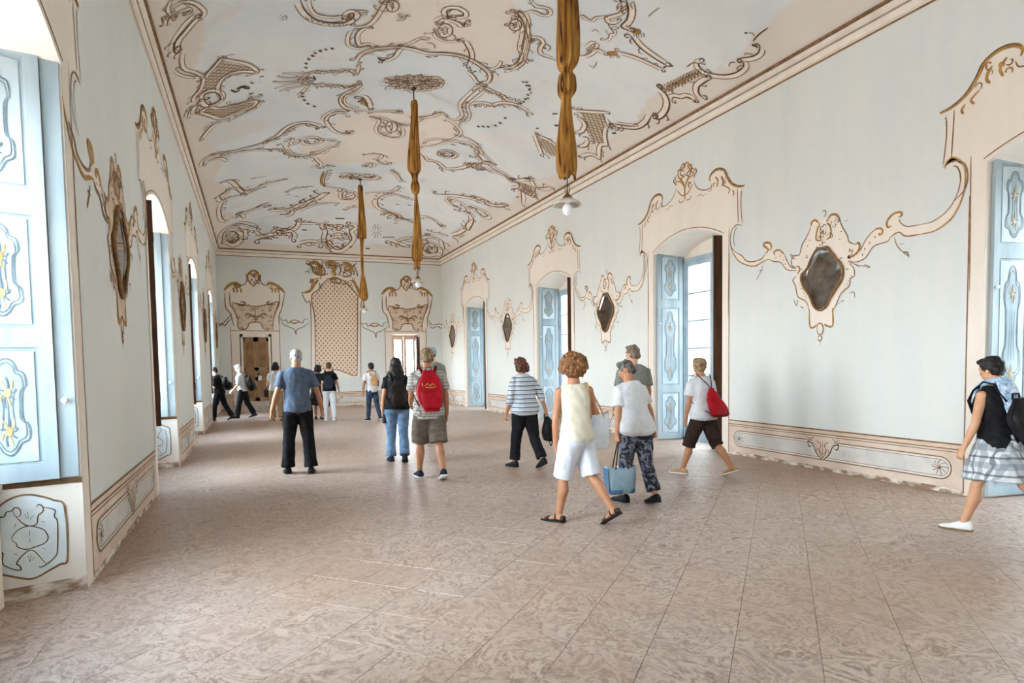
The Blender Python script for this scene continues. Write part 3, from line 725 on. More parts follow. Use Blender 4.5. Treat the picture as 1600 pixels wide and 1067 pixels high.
('b',.024,[5.37,17.66,5.55,17.46,5.87,17.67,5.97,17.88]),
('b',.023,[5.89,16.78,5.98,16.45,6.09,16.58,6.28,16.53,6.45,16.08]),
('d',.044,[5.61,16.88,5.71,16.77]),
('b',.027,[3.74,19.6,3.8,19.13,4.06,18.71,4.44,18.83,4.64,18.75]),
('b',.035,[3.74,19.6,3.92,20.39,4.32,20.85,4.77,21.16,5.07,21.07]),
('b',.031,[4.14,21.15,4.38,20.78,4.65,20.97,4.65,21.52]),
('d',.059,[4.32,19.78,4.41,19.68]),
('d',.059,[4.63,19.5,4.7,19.41]),
('d',.054,[4.71,21.82,4.79,21.8]),
('b',.032,[4.39,21.4,4.5,20.99,4.71,21.07]),
('b',.02,[4.35,14.8,4.39,14.54,4.53,14.45,4.6,14.59,4.52,14.81,4.35,14.8]),
('b',.033,[5.23,20.25,5.47,19.97,5.66,20.1,5.89,20.1]),
('b',.042,[6.05,23.2,6.05,22.85,6.2,22.41,6.43,22.62,6.53,23.3,6.29,23.43,6.2,23.25,6.32,23.01]),
('b',.036,[5.74,22.31,5.85,21.91,6.01,21.71,6.31,21.58,6.6,22.27]),
('d',.062,[5.86,20.27,5.92,20.07]),
('b',.034,[5.9,22.58,6.04,22.44,6.05,22.85]),
('b',.028,[5.81,21.28,5.99,21.02,6.16,20.76]),
('b',.022,[4.26,22.35,4.4,22.37]),
('b',.022,[4.26,22.41,4.41,22.62]),
('b',.022,[4.23,22.45,4.33,22.78]),
('b',.022,[4.2,22.45,4.21,22.79]),
('b',.022,[4.16,22.42,4.09,22.65]),
('b',.022,[4.14,22.36,4.01,22.41]),
('b',.022,[4.14,22.3,4.01,22.15]),
('b',.022,[4.16,22.26,4.07,21.97]),
('b',.022,[4.2,22.25,4.19,21.95]),
('b',.022,[4.23,22.29,4.31,22.11]),
('d',.045,[4.47,22.72,4.89,22.68]),
('b',.036,[4.76,22.92,5.1,23.09,5.43,23.19]),
('b',.03,[5.07,22.96,5.26,22.81,5.5,22.72]),
('b',.028,[6.36,20.58,6.44,19.92,6.44,19.32]),
('b',.025,[6.5,20.53,6.65,20.88]),
('d',.057,[3.99,23.36,4.13,23.35])]
P_CPOLY=[('peach',[1.71,9.74,1.85,8.88,3.44,8.37,3.82,8.68,4.17,9.52,4.14,10.23,3.78,10.29,3.37,10.2,3.09,10.21,2.4,10.25,1.94,10.41,1.74,10.35,1.62,10.04]),('peach',[1.73,13.71,2.01,13.3,2.39,13.04,3.85,12.64,4.2,12.94,4.34,13.73,3.91,14.56,4.18,15.85,1.62,16.75,1.62,16.11,2.04,15.07,2.14,14.58]),('peach',[1.1,15.13,1.64,16.27,1.84,16.59,3.38,16.14,3.36,14.93]),('peach',[2.08,18.95,2.58,18.97,3.35,19.11,3.84,18.95,3.78,19.72,3.96,20.52,3.47,20.97,2.86,20.54,2.14,20.57]),('latt',[-.48,10.65,-.24,10.3,.0,10.48,.26,10.85,.07,10.8,-.12,10.76,-.24,10.99,-.27,11.24,-.36,11.2,-.5,11.25,-.62,11.24,-.65,11.23,-.56,10.91]),('latt',[-.66,11.78,-.45,11.69,-.28,11.92,-.02,11.99,.29,12.06,.25,12.3,.05,12.38,-.14,12.43,-.34,12.43,-.55,12.01]),('latt',[5.66,10.55,5.79,10.38,5.99,10.15,6.17,10.35,6.37,10.68,6.44,10.99,6.34,11.11,6.19,11.03,6.04,10.83,5.82,10.61]),('latt',[5.57,12.05,5.75,11.97,6.04,11.97,6.23,12.35,5.99,12.48,5.78,12.34]),('pale',[1.82,10.84,1.87,10.67,2.2,10.4,2.9,10.39,3.36,10.28,3.86,10.51,4.02,10.84,3.95,11.71,3.97,12.05,4.14,12.44,3.27,13.08,2.38,12.98,1.89,12.8,1.78,12.57,1.87,12.0,1.99,11.68]),('blush',[-.37,9.07,-.11,8.79,.08,8.88,.02,9.08,-.18,9.16,-.32,9.19]),('blush',[-.6,12.89,-.35,12.58,.47,13.15,.57,13.61,.04,13.74,-.56,13.74])]
P_SURROUND=[('o',.04,[.644,4.302,.633,4.368,.701,4.429,.832,4.442,.96,4.389,1.032,4.272,1.121,4.152,1.277,4.063,1.412,4.04]),
('d',.015,[.644,4.39,.72,4.449,.851,4.456,.985,4.389,1.057,4.265,1.156,4.143,1.287,4.073,1.412,4.05]),
('b',.016,[.227,4.425,.329,4.282,.489,4.208,.645,4.202,.69,4.272]),
('b',.014,[1.26,4.027,1.268,3.793,1.28,3.529]),
('b',.013,[1.345,3.987,1.336,3.777,1.365,3.487]),
('o',.03,[.765,4.344,.825,4.266,.796,4.175]),
('o',.03,[.899,4.32,.95,4.221,.914,4.157]),
('o',.024,[1.015,4.131,1.094,4.063,1.058,4.011]),
('o',.023,[1.15,4.041,1.185,3.992,1.164,3.949]),
('b',.014,[1.365,3.464,1.246,3.5,1.142,3.437,1.107,3.298,1.143,3.17,1.248,3.08]),
('b',.011,[1.263,3.449,1.212,3.423,1.178,3.309,1.203,3.184]),
('b',.012,[1.082,3.497,1.077,3.011,1.066,2.129]),
('o',.028,[.017,4.176,-.004,4.354,-.047,4.472,-.156,4.581,-.178,4.667,-.112,4.703,-.047,4.658]),
('o',.027,[-.004,4.699,.039,4.779,.144,4.709,.207,4.704]),
('o',.021,[.017,4.402,.123,4.505,.227,4.529,.248,4.601,.165,4.664]),
('d',.021,[.06,4.733,.123,4.636,.06,4.575,.144,4.5]),
('o',.021,[.017,4.243,.102,4.274,.207,4.379]),
('b',.013,[.017,4.163,.123,4.151,.165,4.206]),
('d',.021,[.268,4.622,.309,4.558,.268,4.518,.227,4.464]),
('b',.01,[.329,4.14,.41,4.159,.489,4.101]),
('b',.01,[.489,4.127,.568,4.133]),
('b',.011,[1.362,3.983,1.329,3.92])]
P_SURFILL=[.018,4.798,.207,4.704,.309,4.558,.227,4.425,.329,4.282,.489,4.208,.645,4.202,.633,4.368,.832,4.457,.996,4.371,1.156,4.126,1.412,4.04,1.352,3.962,1.365,3.487,1.229,3.491,1.118,3.393,1.09,3.155]
P_MIRROR=[('o',.022,[.089,3.216,.147,3.264,.198,3.247,.211,3.203]),
('b',.013,[.211,3.203,.285,3.067,.356,2.986,.403,2.86,.501,2.857,.538,2.785,.512,2.713,.426,2.71]),
('o',.024,[-.045,3.215,-.099,3.276,-.185,3.257,-.228,3.203]),
('b',.012,[-.228,3.203,-.261,3.108,-.346,2.967,-.368,2.893,-.46,2.842]),
('o',.024,[-.46,2.842,-.51,2.85,-.511,2.772,-.442,2.714,-.381,2.707]),
('b',.012,[-.382,2.627,-.444,2.548,-.446,2.461,-.395,2.441,-.376,2.346,-.263,2.27,-.179,2.116,-.126,2.048]),
('o',.021,[-.136,2.102,-.144,1.882,-.051,1.879,-.017,1.908]),
('b',.013,[.449,2.578,.51,2.528,.46,2.444,.421,2.304,.275,2.213,.226,2.076]),
('o',.022,[.226,2.114,.212,1.885,.13,1.88,.107,1.916]),
('b',.013,[.1,1.85,.08,1.911,.028,1.911,-.0,1.845,.019,1.781,.078,1.784,.1,1.85]),
('b',.013,[.087,1.728,.055,1.76,.021,1.725,.054,1.689,.087,1.728]),
('b',.008,[.054,1.689,.053,1.623]),
('o',.022,[.075,2.982,.126,3.01,.126,3.066,.105,3.154,.067,3.192]),
('o',.021,[-.032,2.981,-.091,3.006,-.101,3.086,-.078,3.154,-.034,3.19]),
('o',.02,[.094,3.023,.065,3.036,.053,2.997,.08,2.983]),
('b',.009,[.012,2.998,.014,3.108]),
('b',.009,[.053,3.024,.043,3.123]),
('b',.009,[-.032,3.018,-.024,3.11]),
('b',.009,[.021,3.146,.01,3.181,-.034,3.154]),
('d',.018,[-.033,3.226,-.045,3.197]),
('d',.018,[.089,3.216,.073,3.194]),
('b',.01,[.035,3.351,-.01,3.35,-.021,3.311,.011,3.272]),
('b',.01,[-.381,2.707,-.521,2.762,-.598,2.869,-.692,2.953,-.785,2.976]),
('o',.023,[-.729,2.979,-.804,2.964,-.823,2.919,-.787,2.898,-.772,2.921]),
('b',.01,[-.361,2.666,-.463,2.629,-.562,2.643,-.62,2.677,-.714,2.78,-.88,2.801,-.915,2.844]),
('o',.014,[-.915,2.844,-1.021,2.881,-1.109,2.821,-1.289,2.808]),
('o',.023,[-.931,2.972,-.886,2.964,-.876,3.032,-.947,3.099,-1.034,3.104,-1.056,3.067,-1.018,3.051]),
('b',.01,[-1.022,3.034,-1.045,2.981,-1.124,2.925,-1.287,2.915]),
('d',.024,[-.381,2.724,-.36,2.701,-.401,2.695]),
('b',.008,[-.382,2.645,-.504,2.583,-.622,2.557]),
('b',.009,[-.423,2.621,-.514,2.564]),
('b',.008,[-.583,2.58,-.661,2.543,-.613,2.542]),
('d',.02,[-.331,2.564,-.367,2.559]),
('o',.027,[-.589,2.778,-.59,2.751]),
('o',.027,[-.652,2.839,-.653,2.811]),
('o',.026,[-.721,2.897,-.722,2.87]),
('o',.027,[-.561,2.714,-.561,2.687]),
('o',.027,[-.42,2.793,-.421,2.765]),
('o',.028,[-.379,2.809,-.38,2.781]),
('d',.019,[.279,2.953,.26,2.95]),
('d',.018,[-.225,2.946,-.242,2.943]),
('d',.019,[.244,3.022,.225,3.019]),
('d',.018,[-.159,3.146,-.176,3.143]),
('d',.018,[-.245,3.04,-.262,3.037]),
('b',.008,[-.969,2.834,-1.006,2.729,-1.095,2.633,-1.147,2.593]),
('b',.008,[-1.024,2.743,-1.093,2.738]),
('d',.011,[-1.077,2.644,-1.129,2.636,-1.147,2.577]),
('b',.008,[-.292,3.154,-.354,3.159]),
('d',.02,[-.275,2.17,-.306,2.18]),
('d',.021,[.371,2.161,.322,2.137]),
('b',.01,[.495,2.273,.444,2.181,.421,2.266]),
('b',.01,[-.179,2.125,-.285,2.175]),
('b',.009,[-.388,2.257,-.448,2.268,-.46,2.196]),
('b',.008,[-.283,2.304,-.315,2.282]),
('b',.009,[.423,2.478,.386,2.484]),
('b',.008,[-.302,2.334,-.333,2.312]),
('b',.009,[.401,2.441,.364,2.446]),
('b',.008,[-.32,2.363,-.351,2.342]),
('b',.009,[.378,2.404,.342,2.409]),
('b',.008,[-.338,2.393,-.369,2.372]),
('b',.009,[.356,2.367,.32,2.372]),
('b',.008,[-.356,2.423,-.387,2.401]),
('b',.009,[.334,2.33,.298,2.336]),
('b',.008,[-.374,2.452,-.405,2.431]),
('b',.009,[.312,2.293,.276,2.299]),
('b',.008,[-.392,2.482,-.423,2.46]),
('b',.008,[.29,2.257,.254,2.263]),
('b',.009,[-1.287,2.915,-1.429,2.924,-1.591,3.023,-1.686,3.198,-1.689,3.361,-1.635,3.455]),
('o',.015,[-1.289,2.81,-1.445,2.818,-1.62,2.917,-1.727,3.123,-1.747,3.345,-1.7,3.475,-1.607,3.542,-1.541,3.495,-1.542,3.442]),
('b',.013,[1.602,3.08,1.482,3.013,1.398,2.929,1.251,2.895,1.077,2.914,1.015,2.973]),
('o',.027,[1.015,2.973,.964,3.021,1.047,3.091,1.038,3.124,.94,3.111,.904,3.044,.939,3.005]),
('o',.016,[1.732,3.199,1.671,3.08,1.55,2.948,1.381,2.863,1.218,2.827,1.061,2.866,.954,2.884]),
('b',.011,[.954,2.884,.848,2.834,.73,2.805,.614,2.689,.447,2.655]),
('o',.021,[.834,2.921,.849,2.968,.761,2.982,.659,2.903]),
('b',.012,[.659,2.903,.601,2.785,.53,2.705,.447,2.687]),
('o',.027,[.819,2.896,.819,2.874]),
('o',.027,[.731,2.904,.731,2.882]),
('o',.027,[.673,2.84,.673,2.818]),
('o',.026,[.644,2.781,.643,2.759]),
('b',.01,[1.06,2.809,1.122,2.703,1.185,2.619]),
('b',.01,[1.154,2.754,1.044,2.738]),
('o',.021,[.434,2.717,.392,2.669,.432,2.599]),
('b',.01,[.462,2.807,.531,2.84,.546,2.885,.476,2.831])]
P_MIRFILL=[[.205,3.277,.102,3.273,-.055,3.258,-.153,3.273,-.228,3.203,-.272,3.088,-.357,2.948,-.378,2.874,-.51,2.85,-.511,2.764,-.422,2.709,-.361,2.683,-.444,2.566,-.446,2.461,-.385,2.416,-.366,2.33,-.263,2.234,-.158,2.1,-.139,1.882,.016,1.911,.036,1.707,.082,1.709,.13,1.899,.235,1.886,.226,2.095,.346,2.162,.446,2.346,.473,2.543,.438,2.692,.525,2.783,.526,2.87,.402,2.841,.355,2.967,.285,3.067,.263,3.195],[-.381,2.707,-.521,2.762,-.598,2.869,-.692,2.953,-.785,2.976,-.868,3.001,-.947,3.099,-1.034,3.104,-1.045,2.981,-1.124,2.925,-1.287,2.915,-1.289,2.805,-1.109,2.821,-1.021,2.881,-.915,2.844,-.88,2.801,-.714,2.78,-.62,2.677,-.562,2.643,-.463,2.629,-.361,2.666],[-1.287,2.915,-1.429,2.924,-1.591,3.023,-1.686,3.198,-1.689,3.361,-1.608,3.476,-1.542,3.455,-1.541,3.522,-1.607,3.542,-1.7,3.475,-1.747,3.345,-1.727,3.123,-1.62,2.917,-1.445,2.818,-1.289,2.81],[1.707,3.17,1.602,3.08,1.482,3.013,1.398,2.929,1.251,2.895,1.077,2.914,1.015,2.973,1.047,3.103,.94,3.111,.894,3.009,.761,2.982,.659,2.903,.601,2.785,.53,2.705,.447,2.687,.447,2.651,.614,2.689,.73,2.805,.848,2.834,1.061,2.866,1.218,2.827,1.381,2.863,1.55,2.948,1.671,3.08,1.732,3.199]]
P_MIRGLASS=[.029,2.882,-.06,2.876,-.116,2.812,-.214,2.688,-.289,2.588,-.281,2.447,-.177,2.315,-.102,2.214,-.048,2.128,.053,2.09,.145,2.154,.205,2.282,.313,2.427,.351,2.565,.256,2.647,.187,2.769,.097,2.875]
P_MIRINNER=[.017,2.807,-.061,2.794,-.184,2.567,-.069,2.236,-.003,2.132,.122,2.143,.17,2.26,.267,2.554,.073,2.816]
P_OVER=[('o',.075,[-.946,4.075,-.766,4.268,-.589,4.328,-.442,4.251,-.545,4.167]),
('o',.075,[.991,4.048,.813,4.236,.634,4.341,.479,4.363,.424,4.279]),
('b',.025,[-.442,4.251,-.289,4.311,-.207,4.503,-.227,4.665]),
('b',.025,[.424,4.279,.271,4.329,.2,4.49,.231,4.655]),
('o',.05,[-.013,4.238,-.183,4.45,-.203,4.611,-.075,4.671,-.002,4.565]),
('o',.05,[-.013,4.238,.148,4.461,.178,4.599,.078,4.677,-.002,4.565]),
('o',.05,[-.176,4.667,.005,4.782,.18,4.681]),
('b',.025,[-.102,4.615,-.033,4.401]),
('b',.025,[.102,4.623,.028,4.403]),
('b',.025,[-.923,4.022,-.916,3.512,-.775,3.299,-.681,2.867]),
('b',.025,[-.774,4.026,-.774,3.622,-.67,3.462]),
('b',.025,[.99,4.037,.867,3.491,.781,3.267,.769,2.879]),
('b',.025,[.807,4.071,.794,3.655,.626,3.321]),
('o',.04,[-.67,4.163,-.633,4.084,-.655,4.013]),
('o',.04,[-.57,4.167,-.533,4.087,-.555,4.016]),
('o',.04,[-.445,4.17,-.407,4.09,-.43,4.019]),
('o',.04,[.551,4.201,.59,4.119,.567,4.047]),
('o',.04,[.655,4.204,.694,4.123,.671,4.05]),
('o',.04,[.76,4.207,.799,4.126,.775,4.053]),
('b',.027,[-.712,3.677,-.464,3.629,.04,3.557,.56,3.678,.77,3.71,.595,3.154,.557,2.794]),
('b',.027,[-.712,3.677,-.694,3.489,-.556,3.139,-.542,2.814,-.291,2.789,-.183,2.98,.022,3.026,.175,2.984,.272,2.792,.557,2.794]),
('b',.035,[-.328,3.197,-.223,3.307,.028,3.202,.289,3.315,.389,3.207]),
('b',.03,[.012,3.475,.011,2.982]),
('b',.03,[-.279,3.143,-.073,3.228,.025,3.092,.132,3.231,.309,3.151]),
('b',.04,[-.564,3.627,-.365,3.577,-.311,3.686,-.461,3.71]),
('b',.04,[.663,3.653,.454,3.621,.405,3.702,.51,3.732])]
P_OVERFILL=[[-.946,4.075,-.766,4.268,-.589,4.328,-.442,4.251,-.289,4.311,-.207,4.503,-.216,4.665,.005,4.772,.206,4.682,.2,4.49,.271,4.329,.424,4.279,.634,4.341,.813,4.236,.991,4.048,.867,3.491,.781,3.267,.763,2.701,-.672,2.694,-.681,2.867,-.775,3.299,-.916,3.512,-.923,4.022],[-.712,3.677,-.464,3.629,.04,3.557,.56,3.678,.77,3.71,.595,3.154,.557,2.794,.272,2.792,.175,2.984,.022,3.026,-.183,2.98,-.291,2.789,-.542,2.814,-.556,3.139,-.694,3.489]]
P_LATT=[-.691,1.383,-.65,3.115,-.731,3.679,-.71,4.017,-.497,4.192,-.326,4.424,-.155,4.6,.068,4.653,.29,4.587,.538,4.395,.842,4.059,.861,3.713,.772,1.124,.589,1.128,.028,1.342]
P_LATTBG=[-.836,1.129,-.778,3.565,-1.044,4.053,-.826,4.127,-.705,4.524,-.642,4.807,-.148,4.827,.075,4.892,.354,4.847,.745,4.69,.905,4.292,1.157,4.009,.972,3.599,.903,1.034]
P_LATTLINE=[('b',.027,[-.836,1.129,-.778,3.565,-.919,3.731,-1.044,4.053,-.798,4.139,-.651,4.526,-.431,4.59]),
('b',.027,[.903,1.034,.972,3.599,1.123,3.834,1.157,4.009,.932,4.235,.743,4.632]),
('b',.032,[-.691,1.383,-.65,3.115,-.731,3.679,-.71,4.017,-.497,4.192,-.326,4.424,-.155,4.6]),
('b',.032,[.318,4.588,.538,4.395,.842,4.059,.861,3.713,.772,1.124]),
('b',.025,[-.691,1.383,.028,1.342,.589,1.128,.772,1.124]),
('o',.087,[-.797,5.081,-.578,5.146,-.419,4.985,-.479,4.813,-.586,4.865]),
('b',.05,[-.904,5.104,-.691,5.001,-.642,4.807,-.427,4.703,-.15,4.77]),
('o',.075,[-.251,5.105,-.083,5.169,.082,5.12,.047,4.891,.126,4.724]),
('b',.045,[-.156,4.571,.068,4.636,.289,4.559,.258,4.443,.063,4.465,-.103,4.488]),
('o',.065,[.363,5.189,.587,5.142,.696,4.975,.524,4.911,.415,5.02]),
('b',.04,[.873,5.184,.698,5.032,.633,4.743,.349,4.675]),
('b',.04,[-.031,5.058,.134,5.008,.074,4.835]),
('o',.055,[-.99,4.066,-.771,4.156,-.6,4.415,-.487,4.531]),
('o',.055,[1.128,4.009,.929,4.119,.794,4.404,.685,4.573]),
('b',.037,[-.786,4.549,-.651,4.526,-.762,4.437]),
('b',.03,[.062,4.437,.054,4.152]),
('b',.04,[-.362,5.044,-.257,4.879,-.317,4.707]),
('b',.04,[.249,5.127,.299,4.901,.21,4.727]),
('o',.06,[-.101,4.545,.011,4.577,.149,4.554]),
('b',.035,[.342,4.446,.454,4.421,.429,4.535]),
('b',.035,[.757,5.121,.864,4.867,.888,4.695])]
P_SWAG=[('b',.027,[1.096,3.13,1.173,3.075,1.253,3.104,1.303,2.993,1.411,3.078,1.519,3.107,1.652,3.081,1.784,2.998,1.841,3.111,2.005,3.169]),
('b',.027,[1.046,3.212,1.143,2.964,1.299,2.881,1.508,2.771,1.557,2.603,1.589,2.771,1.779,2.857,2.028,3.028]),
('o',.05,[1.357,3.049,1.515,2.995,1.677,3.042]),
('b',.027,[3.846,3.047,3.931,2.99,4.019,3.02,4.074,2.904,4.192,2.993,4.31,3.023,4.456,2.995,4.601,2.908,4.663,3.027,4.843,3.087]),
('b',.027,[3.791,3.134,3.899,2.873,4.071,2.787,4.301,2.671,4.355,2.495,4.389,2.671,4.597,2.761,4.869,2.94]),
('o',.05,[4.133,2.963,4.307,2.906,4.484,2.954]),
('b',.03,[-.921,2.863,-.819,2.972,-.723,2.892,-.619,3.028,-.491,3.137]),
('b',.03,[-.917,2.971,-.846,2.891,-.744,2.999,-.485,3.299]),
('b',.03,[6.365,3.044,6.486,2.863,6.676,2.925,6.864,2.865,7.088,2.928]),
('b',.03,[6.368,3.165,6.489,2.984,6.741,3.017,7.058,2.989])]
P_JAMB=[('d',.007,[.369,.58,.355,.542,.331,.549,.333,.585,.356,.599,.373,.581,.401,.575,.41,.551,.434,.545,.436,.52,.441,.34,.428,.322,.432,.257,.393,.219,.362,.202,.342,.203,.353,.231,.364,.243,.342,.28,.301,.313,.268,.301,.23,.236,.214,.217]),
('d',.007,[.355,.542,.321,.491,.285,.47,.252,.479,.242,.529,.216,.556,.219,.588,.239,.601,.249,.582]),
('d',.007,[.215,.582,.173,.565,.153,.547,.159,.511,.144,.472,.15,.315,.162,.254,.205,.215,.24,.196,.252,.204]),
('d',.006,[.381,.4,.368,.433,.334,.463,.285,.47,.221,.438,.202,.403,.198,.376,.216,.348,.267,.332,.312,.325,.355,.349,.359,.37,.381,.4]),
('d',.005,[.31,.551,.3,.518]),
('d',.005,[.294,.563,.292,.517]),
('d',.005,[.266,.538,.284,.51]),
('d',.005,[.306,.283,.296,.239]),
('d',.005,[.29,.285,.294,.244]),
('d',.005,[.274,.271,.285,.247]),
('d',.005,[.291,.445,.291,.409]),
('d',.005,[.293,.388,.292,.368]),
('d',.005,[.357,.497,.366,.468]),
('d',.005,[.227,.491,.206,.482]),
('d',.005,[.23,.32,.214,.306]),
('d',.005,[.373,.306,.358,.298]),
('b',.004,[.446,.607,.398,.645,.341,.668,.277,.669,.204,.643,.154,.615,.109,.592,.099,.507,.095,.41,.103,.21,.138,.196,.199,.167,.259,.138,.308,.133,.388,.166,.464,.204])]
P_JAMBFILL=[.446,.607,.398,.645,.341,.668,.277,.669,.204,.643,.154,.615,.109,.592,.099,.507,.095,.41,.103,.21,.138,.196,.199,.167,.259,.138,.308,.133,.388,.166,.464,.204]
# ================================================================== structure
MR = lambda u, d, z: (XR+d, u, z)           # along the wall, outward, up
ML = lambda u, d, z: (xl(u)-d, u, z)
ME = lambda u, d, z: (u, ZE+d, z)
PR = lambda u, v, n: (XR-n, u, v)
PL = lambda u, v, n: (xl(u)+n, u, v)
PE = lambda u, v, n: (u, ZE-n, v)

# floor: slab, diagonal marbled clay tiles
fb = MB(); fb.box(-2.2, XR+1.0, YB-.2, ZE+.9, -.25, -.006)
FLOOR = struct(mk('floor', fb, M_MORTAR))
TS = .40
def clip(poly, inside, cut):
    out = []
    for i in range(len(poly)):
        a, b = poly[i], poly[(i+1) % len(poly)]
        if inside(a): out.append(a)
        if inside(a) != inside(b): out.append(cut(a, b))
    return out
def clip_axis(poly, ax, val, keep_less):
    ins = (lambda p: p[ax] <= val) if keep_less else (lambda p: p[ax] >= val)
    def cut(a, b):
        t = (val-a[ax])/(b[ax]-a[ax]); return (a[0]+(b[0]-a[0])*t, a[1]+(b[1]-a[1])*t)
    return clip(poly, ins, cut)
tm = MB()
c45 = math.sqrt(.5)
def diamond(h): return [(h*2*c45*math.cos(k*math.pi/2), h*2*c45*math.sin(k*math.pi/2)) for k in range(4)]
r0, r1 = diamond(.198), diamond(.1995)
tm.v = [(x, y, 0) for x, y in r0]+[(x, y, -.003) for x, y in r1]+[(x, y, -.02) for x, y in r1]
tm.f = [(0, 1, 2, 3)]+[(i+4, (i+1) % 4+4, (i+1) % 4, i) for i in range(4)]+[(i+8, (i+1) % 4+8, (i+1) % 4+4, i+4) for i in range(4)]; tm.m = [0]*9
tile_me = tm.mesh('tile'); tile_me.materials.append(M_TILE)
cells = []
for i in range(-80, 80):
    for j in range(-80, 80):
        x, y = 2.9+(i-j)*TS*c45, 8+(i+j)*TS*c45
        if -1.5 < x < XR+.4 and YB-.4 < y < ZE+.4:
            full = x-TS*c45 > xl(y)+.01 and x+TS*c45 < XR-.01 and y+TS*c45 < ZE-.01
            v = Vector((x, y, 0))-CAMP; zc = v.dot(FWD); vis = False
            if zc > 1: px, py = 800+FPX*v.dot(_r)/zc, PPY-FPX*v.dot(_u)/zc; vis = -40 < px < 1640 and py < 1090
            cells.append((zc if vis and full else 1e9, x, y))
cells.sort()
for zc, x, y in cells[:300]:
    o = bpy.data.objects.new('tile', tile_me); COL.objects.link(o); o.parent = FLOOR; o.location = (x, y, random.uniform(-.0008, .0008))
fm = MB(); fr = []
for zc, x, y in cells[300:]:
    p = [(x+a, y+b) for a, b in diamond(.1995)]
    p = clip_axis(p, 0, XR-.001, True); p = clip_axis(p, 0, xl(y)+.001, False) if p else p; p = clip_axis(p, 1, ZE-.001, True) if p else p
    p = clip_axis(p, 1, YB+.001, False) if p else p
    if len(p) > 2:
        rv = random.random(); k = len(p)
        fm.add([(a, b, 0) for a, b in p]+[(a, b, -.02) for a, b in p], [tuple(range(k))]+[(i, (i+1) % k, k+(i+1) % k, k+i) for i in range(k)]); fr += [rv]*(k+1)
ff = mk('tile_field', fm, M_TILEF, FLOOR); ff['kind'] = 'stuff'
ff.data.attributes.new('rnd', 'FLOAT', 'FACE').data.foreach_set('value', fr)

# walls
def build_wall(name, M, u0, u1, ops, dep):
    """ops: (centre, half width in front, half width behind, arch function of (w, half))"""
    mb = MB(); ops = sorted(ops); cur = (u0, u0)
    for c, af, ab, fn in ops+[(None, 0, 0, None)]:
        nf, nb = (c-af, c-ab) if c is not None else (u1, u1)
        k = max(1, int((nf-cur[0])/1.0))
        p = [M(cur[0], 0, -.02), M(nf, 0, -.02), M(nb, dep, -.02), M(cur[1], dep, -.02), M(cur[0], 0, HW), M(nf, 0, HW), M(nb, dep, HW), M(cur[1], dep, HW)]
        b = len(mb.v); mb.v += p
        for f, m in (((3, 2, 1, 0), 0), ((4, 5, 6, 7), 0), ((0, 1, 5, 4), 0), ((1, 2, 6, 5), 1), ((2, 3, 7, 6), 1), ((3, 0, 4, 7), 1)):
            mb.f.append(tuple(i+b for i in f)); mb.m.append(m)
        if c is None: break
        N = 16; b = len(mb.v)
        for i in range(N+1):
            q = -1+2*i/N
            mb.v += [M(c+q*af, 0, fn(q*af, af)), M(c+q*af, 0, HW), M(c+q*ab, dep, fn(q*ab, ab)-.06), M(c+q*ab, dep, HW)]
        for i in range(N):
            a = b+4*i; n = a+4
            for f, m in (((a, n, n+1, a+1), 0), ((a, a+2, n+2, n), 1), ((a+2, a+3, n+3, n+2), 1), ((a+1, n+1, n+3, a+3), 1)): mb.f.append(f); mb.m.append(m)
        cur = (c+af, c+ab)
    return struct(mk(name, mb, [M_WALL, M_REVEAL]))
WALL_R = build_wall('wall_right', MR, YB, ZE+.6, [(c, a, b, arch) for c, a, b in RIGHT_W], RDEP)
WALL_L = build_wall('wall_left', ML, YB, ZE+.6, [(c, a, b, arch) for c, a, b in LEFT_W], LDEP)
DOOR_C, DOOR_A, DOOR_H = .23, .51, 2.61
EXIT_C, EXIT_A, EXIT_H = 5.47, .54, 2.63
WALL_E = build_wall('wall_end', ME, xl(ZE), XR, [(DOOR_C, DOOR_A, DOOR_A-.03, lambda w, a: DOOR_H), (EXIT_C, EXIT_A, EXIT_A-.04, lambda w, a: EXIT_H)], .6)
bw = MB(); bw.box(xl(YB)-.7, XR+.7, YB-.3, YB, -.02, HW); struct(mk('wall_back', bw, M_WALL))

# vaulted ceiling, colours of the painted fields kept as pigment attributes
def inside(poly, x, y):
    r = False; n = len(poly)
    for i in range(n):
        (x1, y1), (x2, y2) = poly[i], poly[i-1]
        if (y1 > y) != (y2 > y) and x < (x2-x1)*(y-y1)/(y2-y1)+x1: r = not r
    return r
cm = MB(); NX, NY = 130, 240
xs = [xl(0)-.1+(XR+.3-xl(0))*i/NX for i in range(NX+1)]
ys = [YB-.1+(7.6-YB+.1)*i/60 for i in range(60)]+[7.6+(ZE+.1-7.6)*i/NY for i in range(NY+1)]
flds = {k: [] for k in ('peach', 'latt', 'pale', 'blush', 'border')}
pol = [(k, pairs(q)) for k, q in P_CPOLY]; bbs = [(min(p[0] for p in q), max(p[0] for p in q), min(p[1] for p in q), max(p[1] for p in q)) for k, q in pol]
for y in ys:
    for x in xs:
        cm.v.append((x, y, ceil_z(x, y)))
        got = dict.fromkeys(flds, 0.0)
        for (k, q), bb in zip(pol, bbs):
            if bb[0] <= x <= bb[1] and bb[2] <= y <= bb[3] and inside(q, x, y): got[k] = 1.0
        d = min(x-xl(y), XR-x, ZE-y); got['border'] = 1.0 if d < .55+.12*math.sin(y*2.3+x) else 0.0
        for k in flds: flds[k].append(got[k])
w_ = NX+1
for j in range(len(ys)-1):
    for i in range(NX): a = j*w_+i; cm.f.append((a, a+w_, a+w_+1, a+1)); cm.m.append(0)
cme = bpy.data.meshes.new('ceiling'); cme.from_pydata(cm.v, [], cm.f)
for k, vals in flds.items(): cme.attributes.new(k, 'FLOAT', 'POINT').data.foreach_set('value', vals)
CEIL = struct(put('ceiling', cme, M_CEIL, smooth=True))
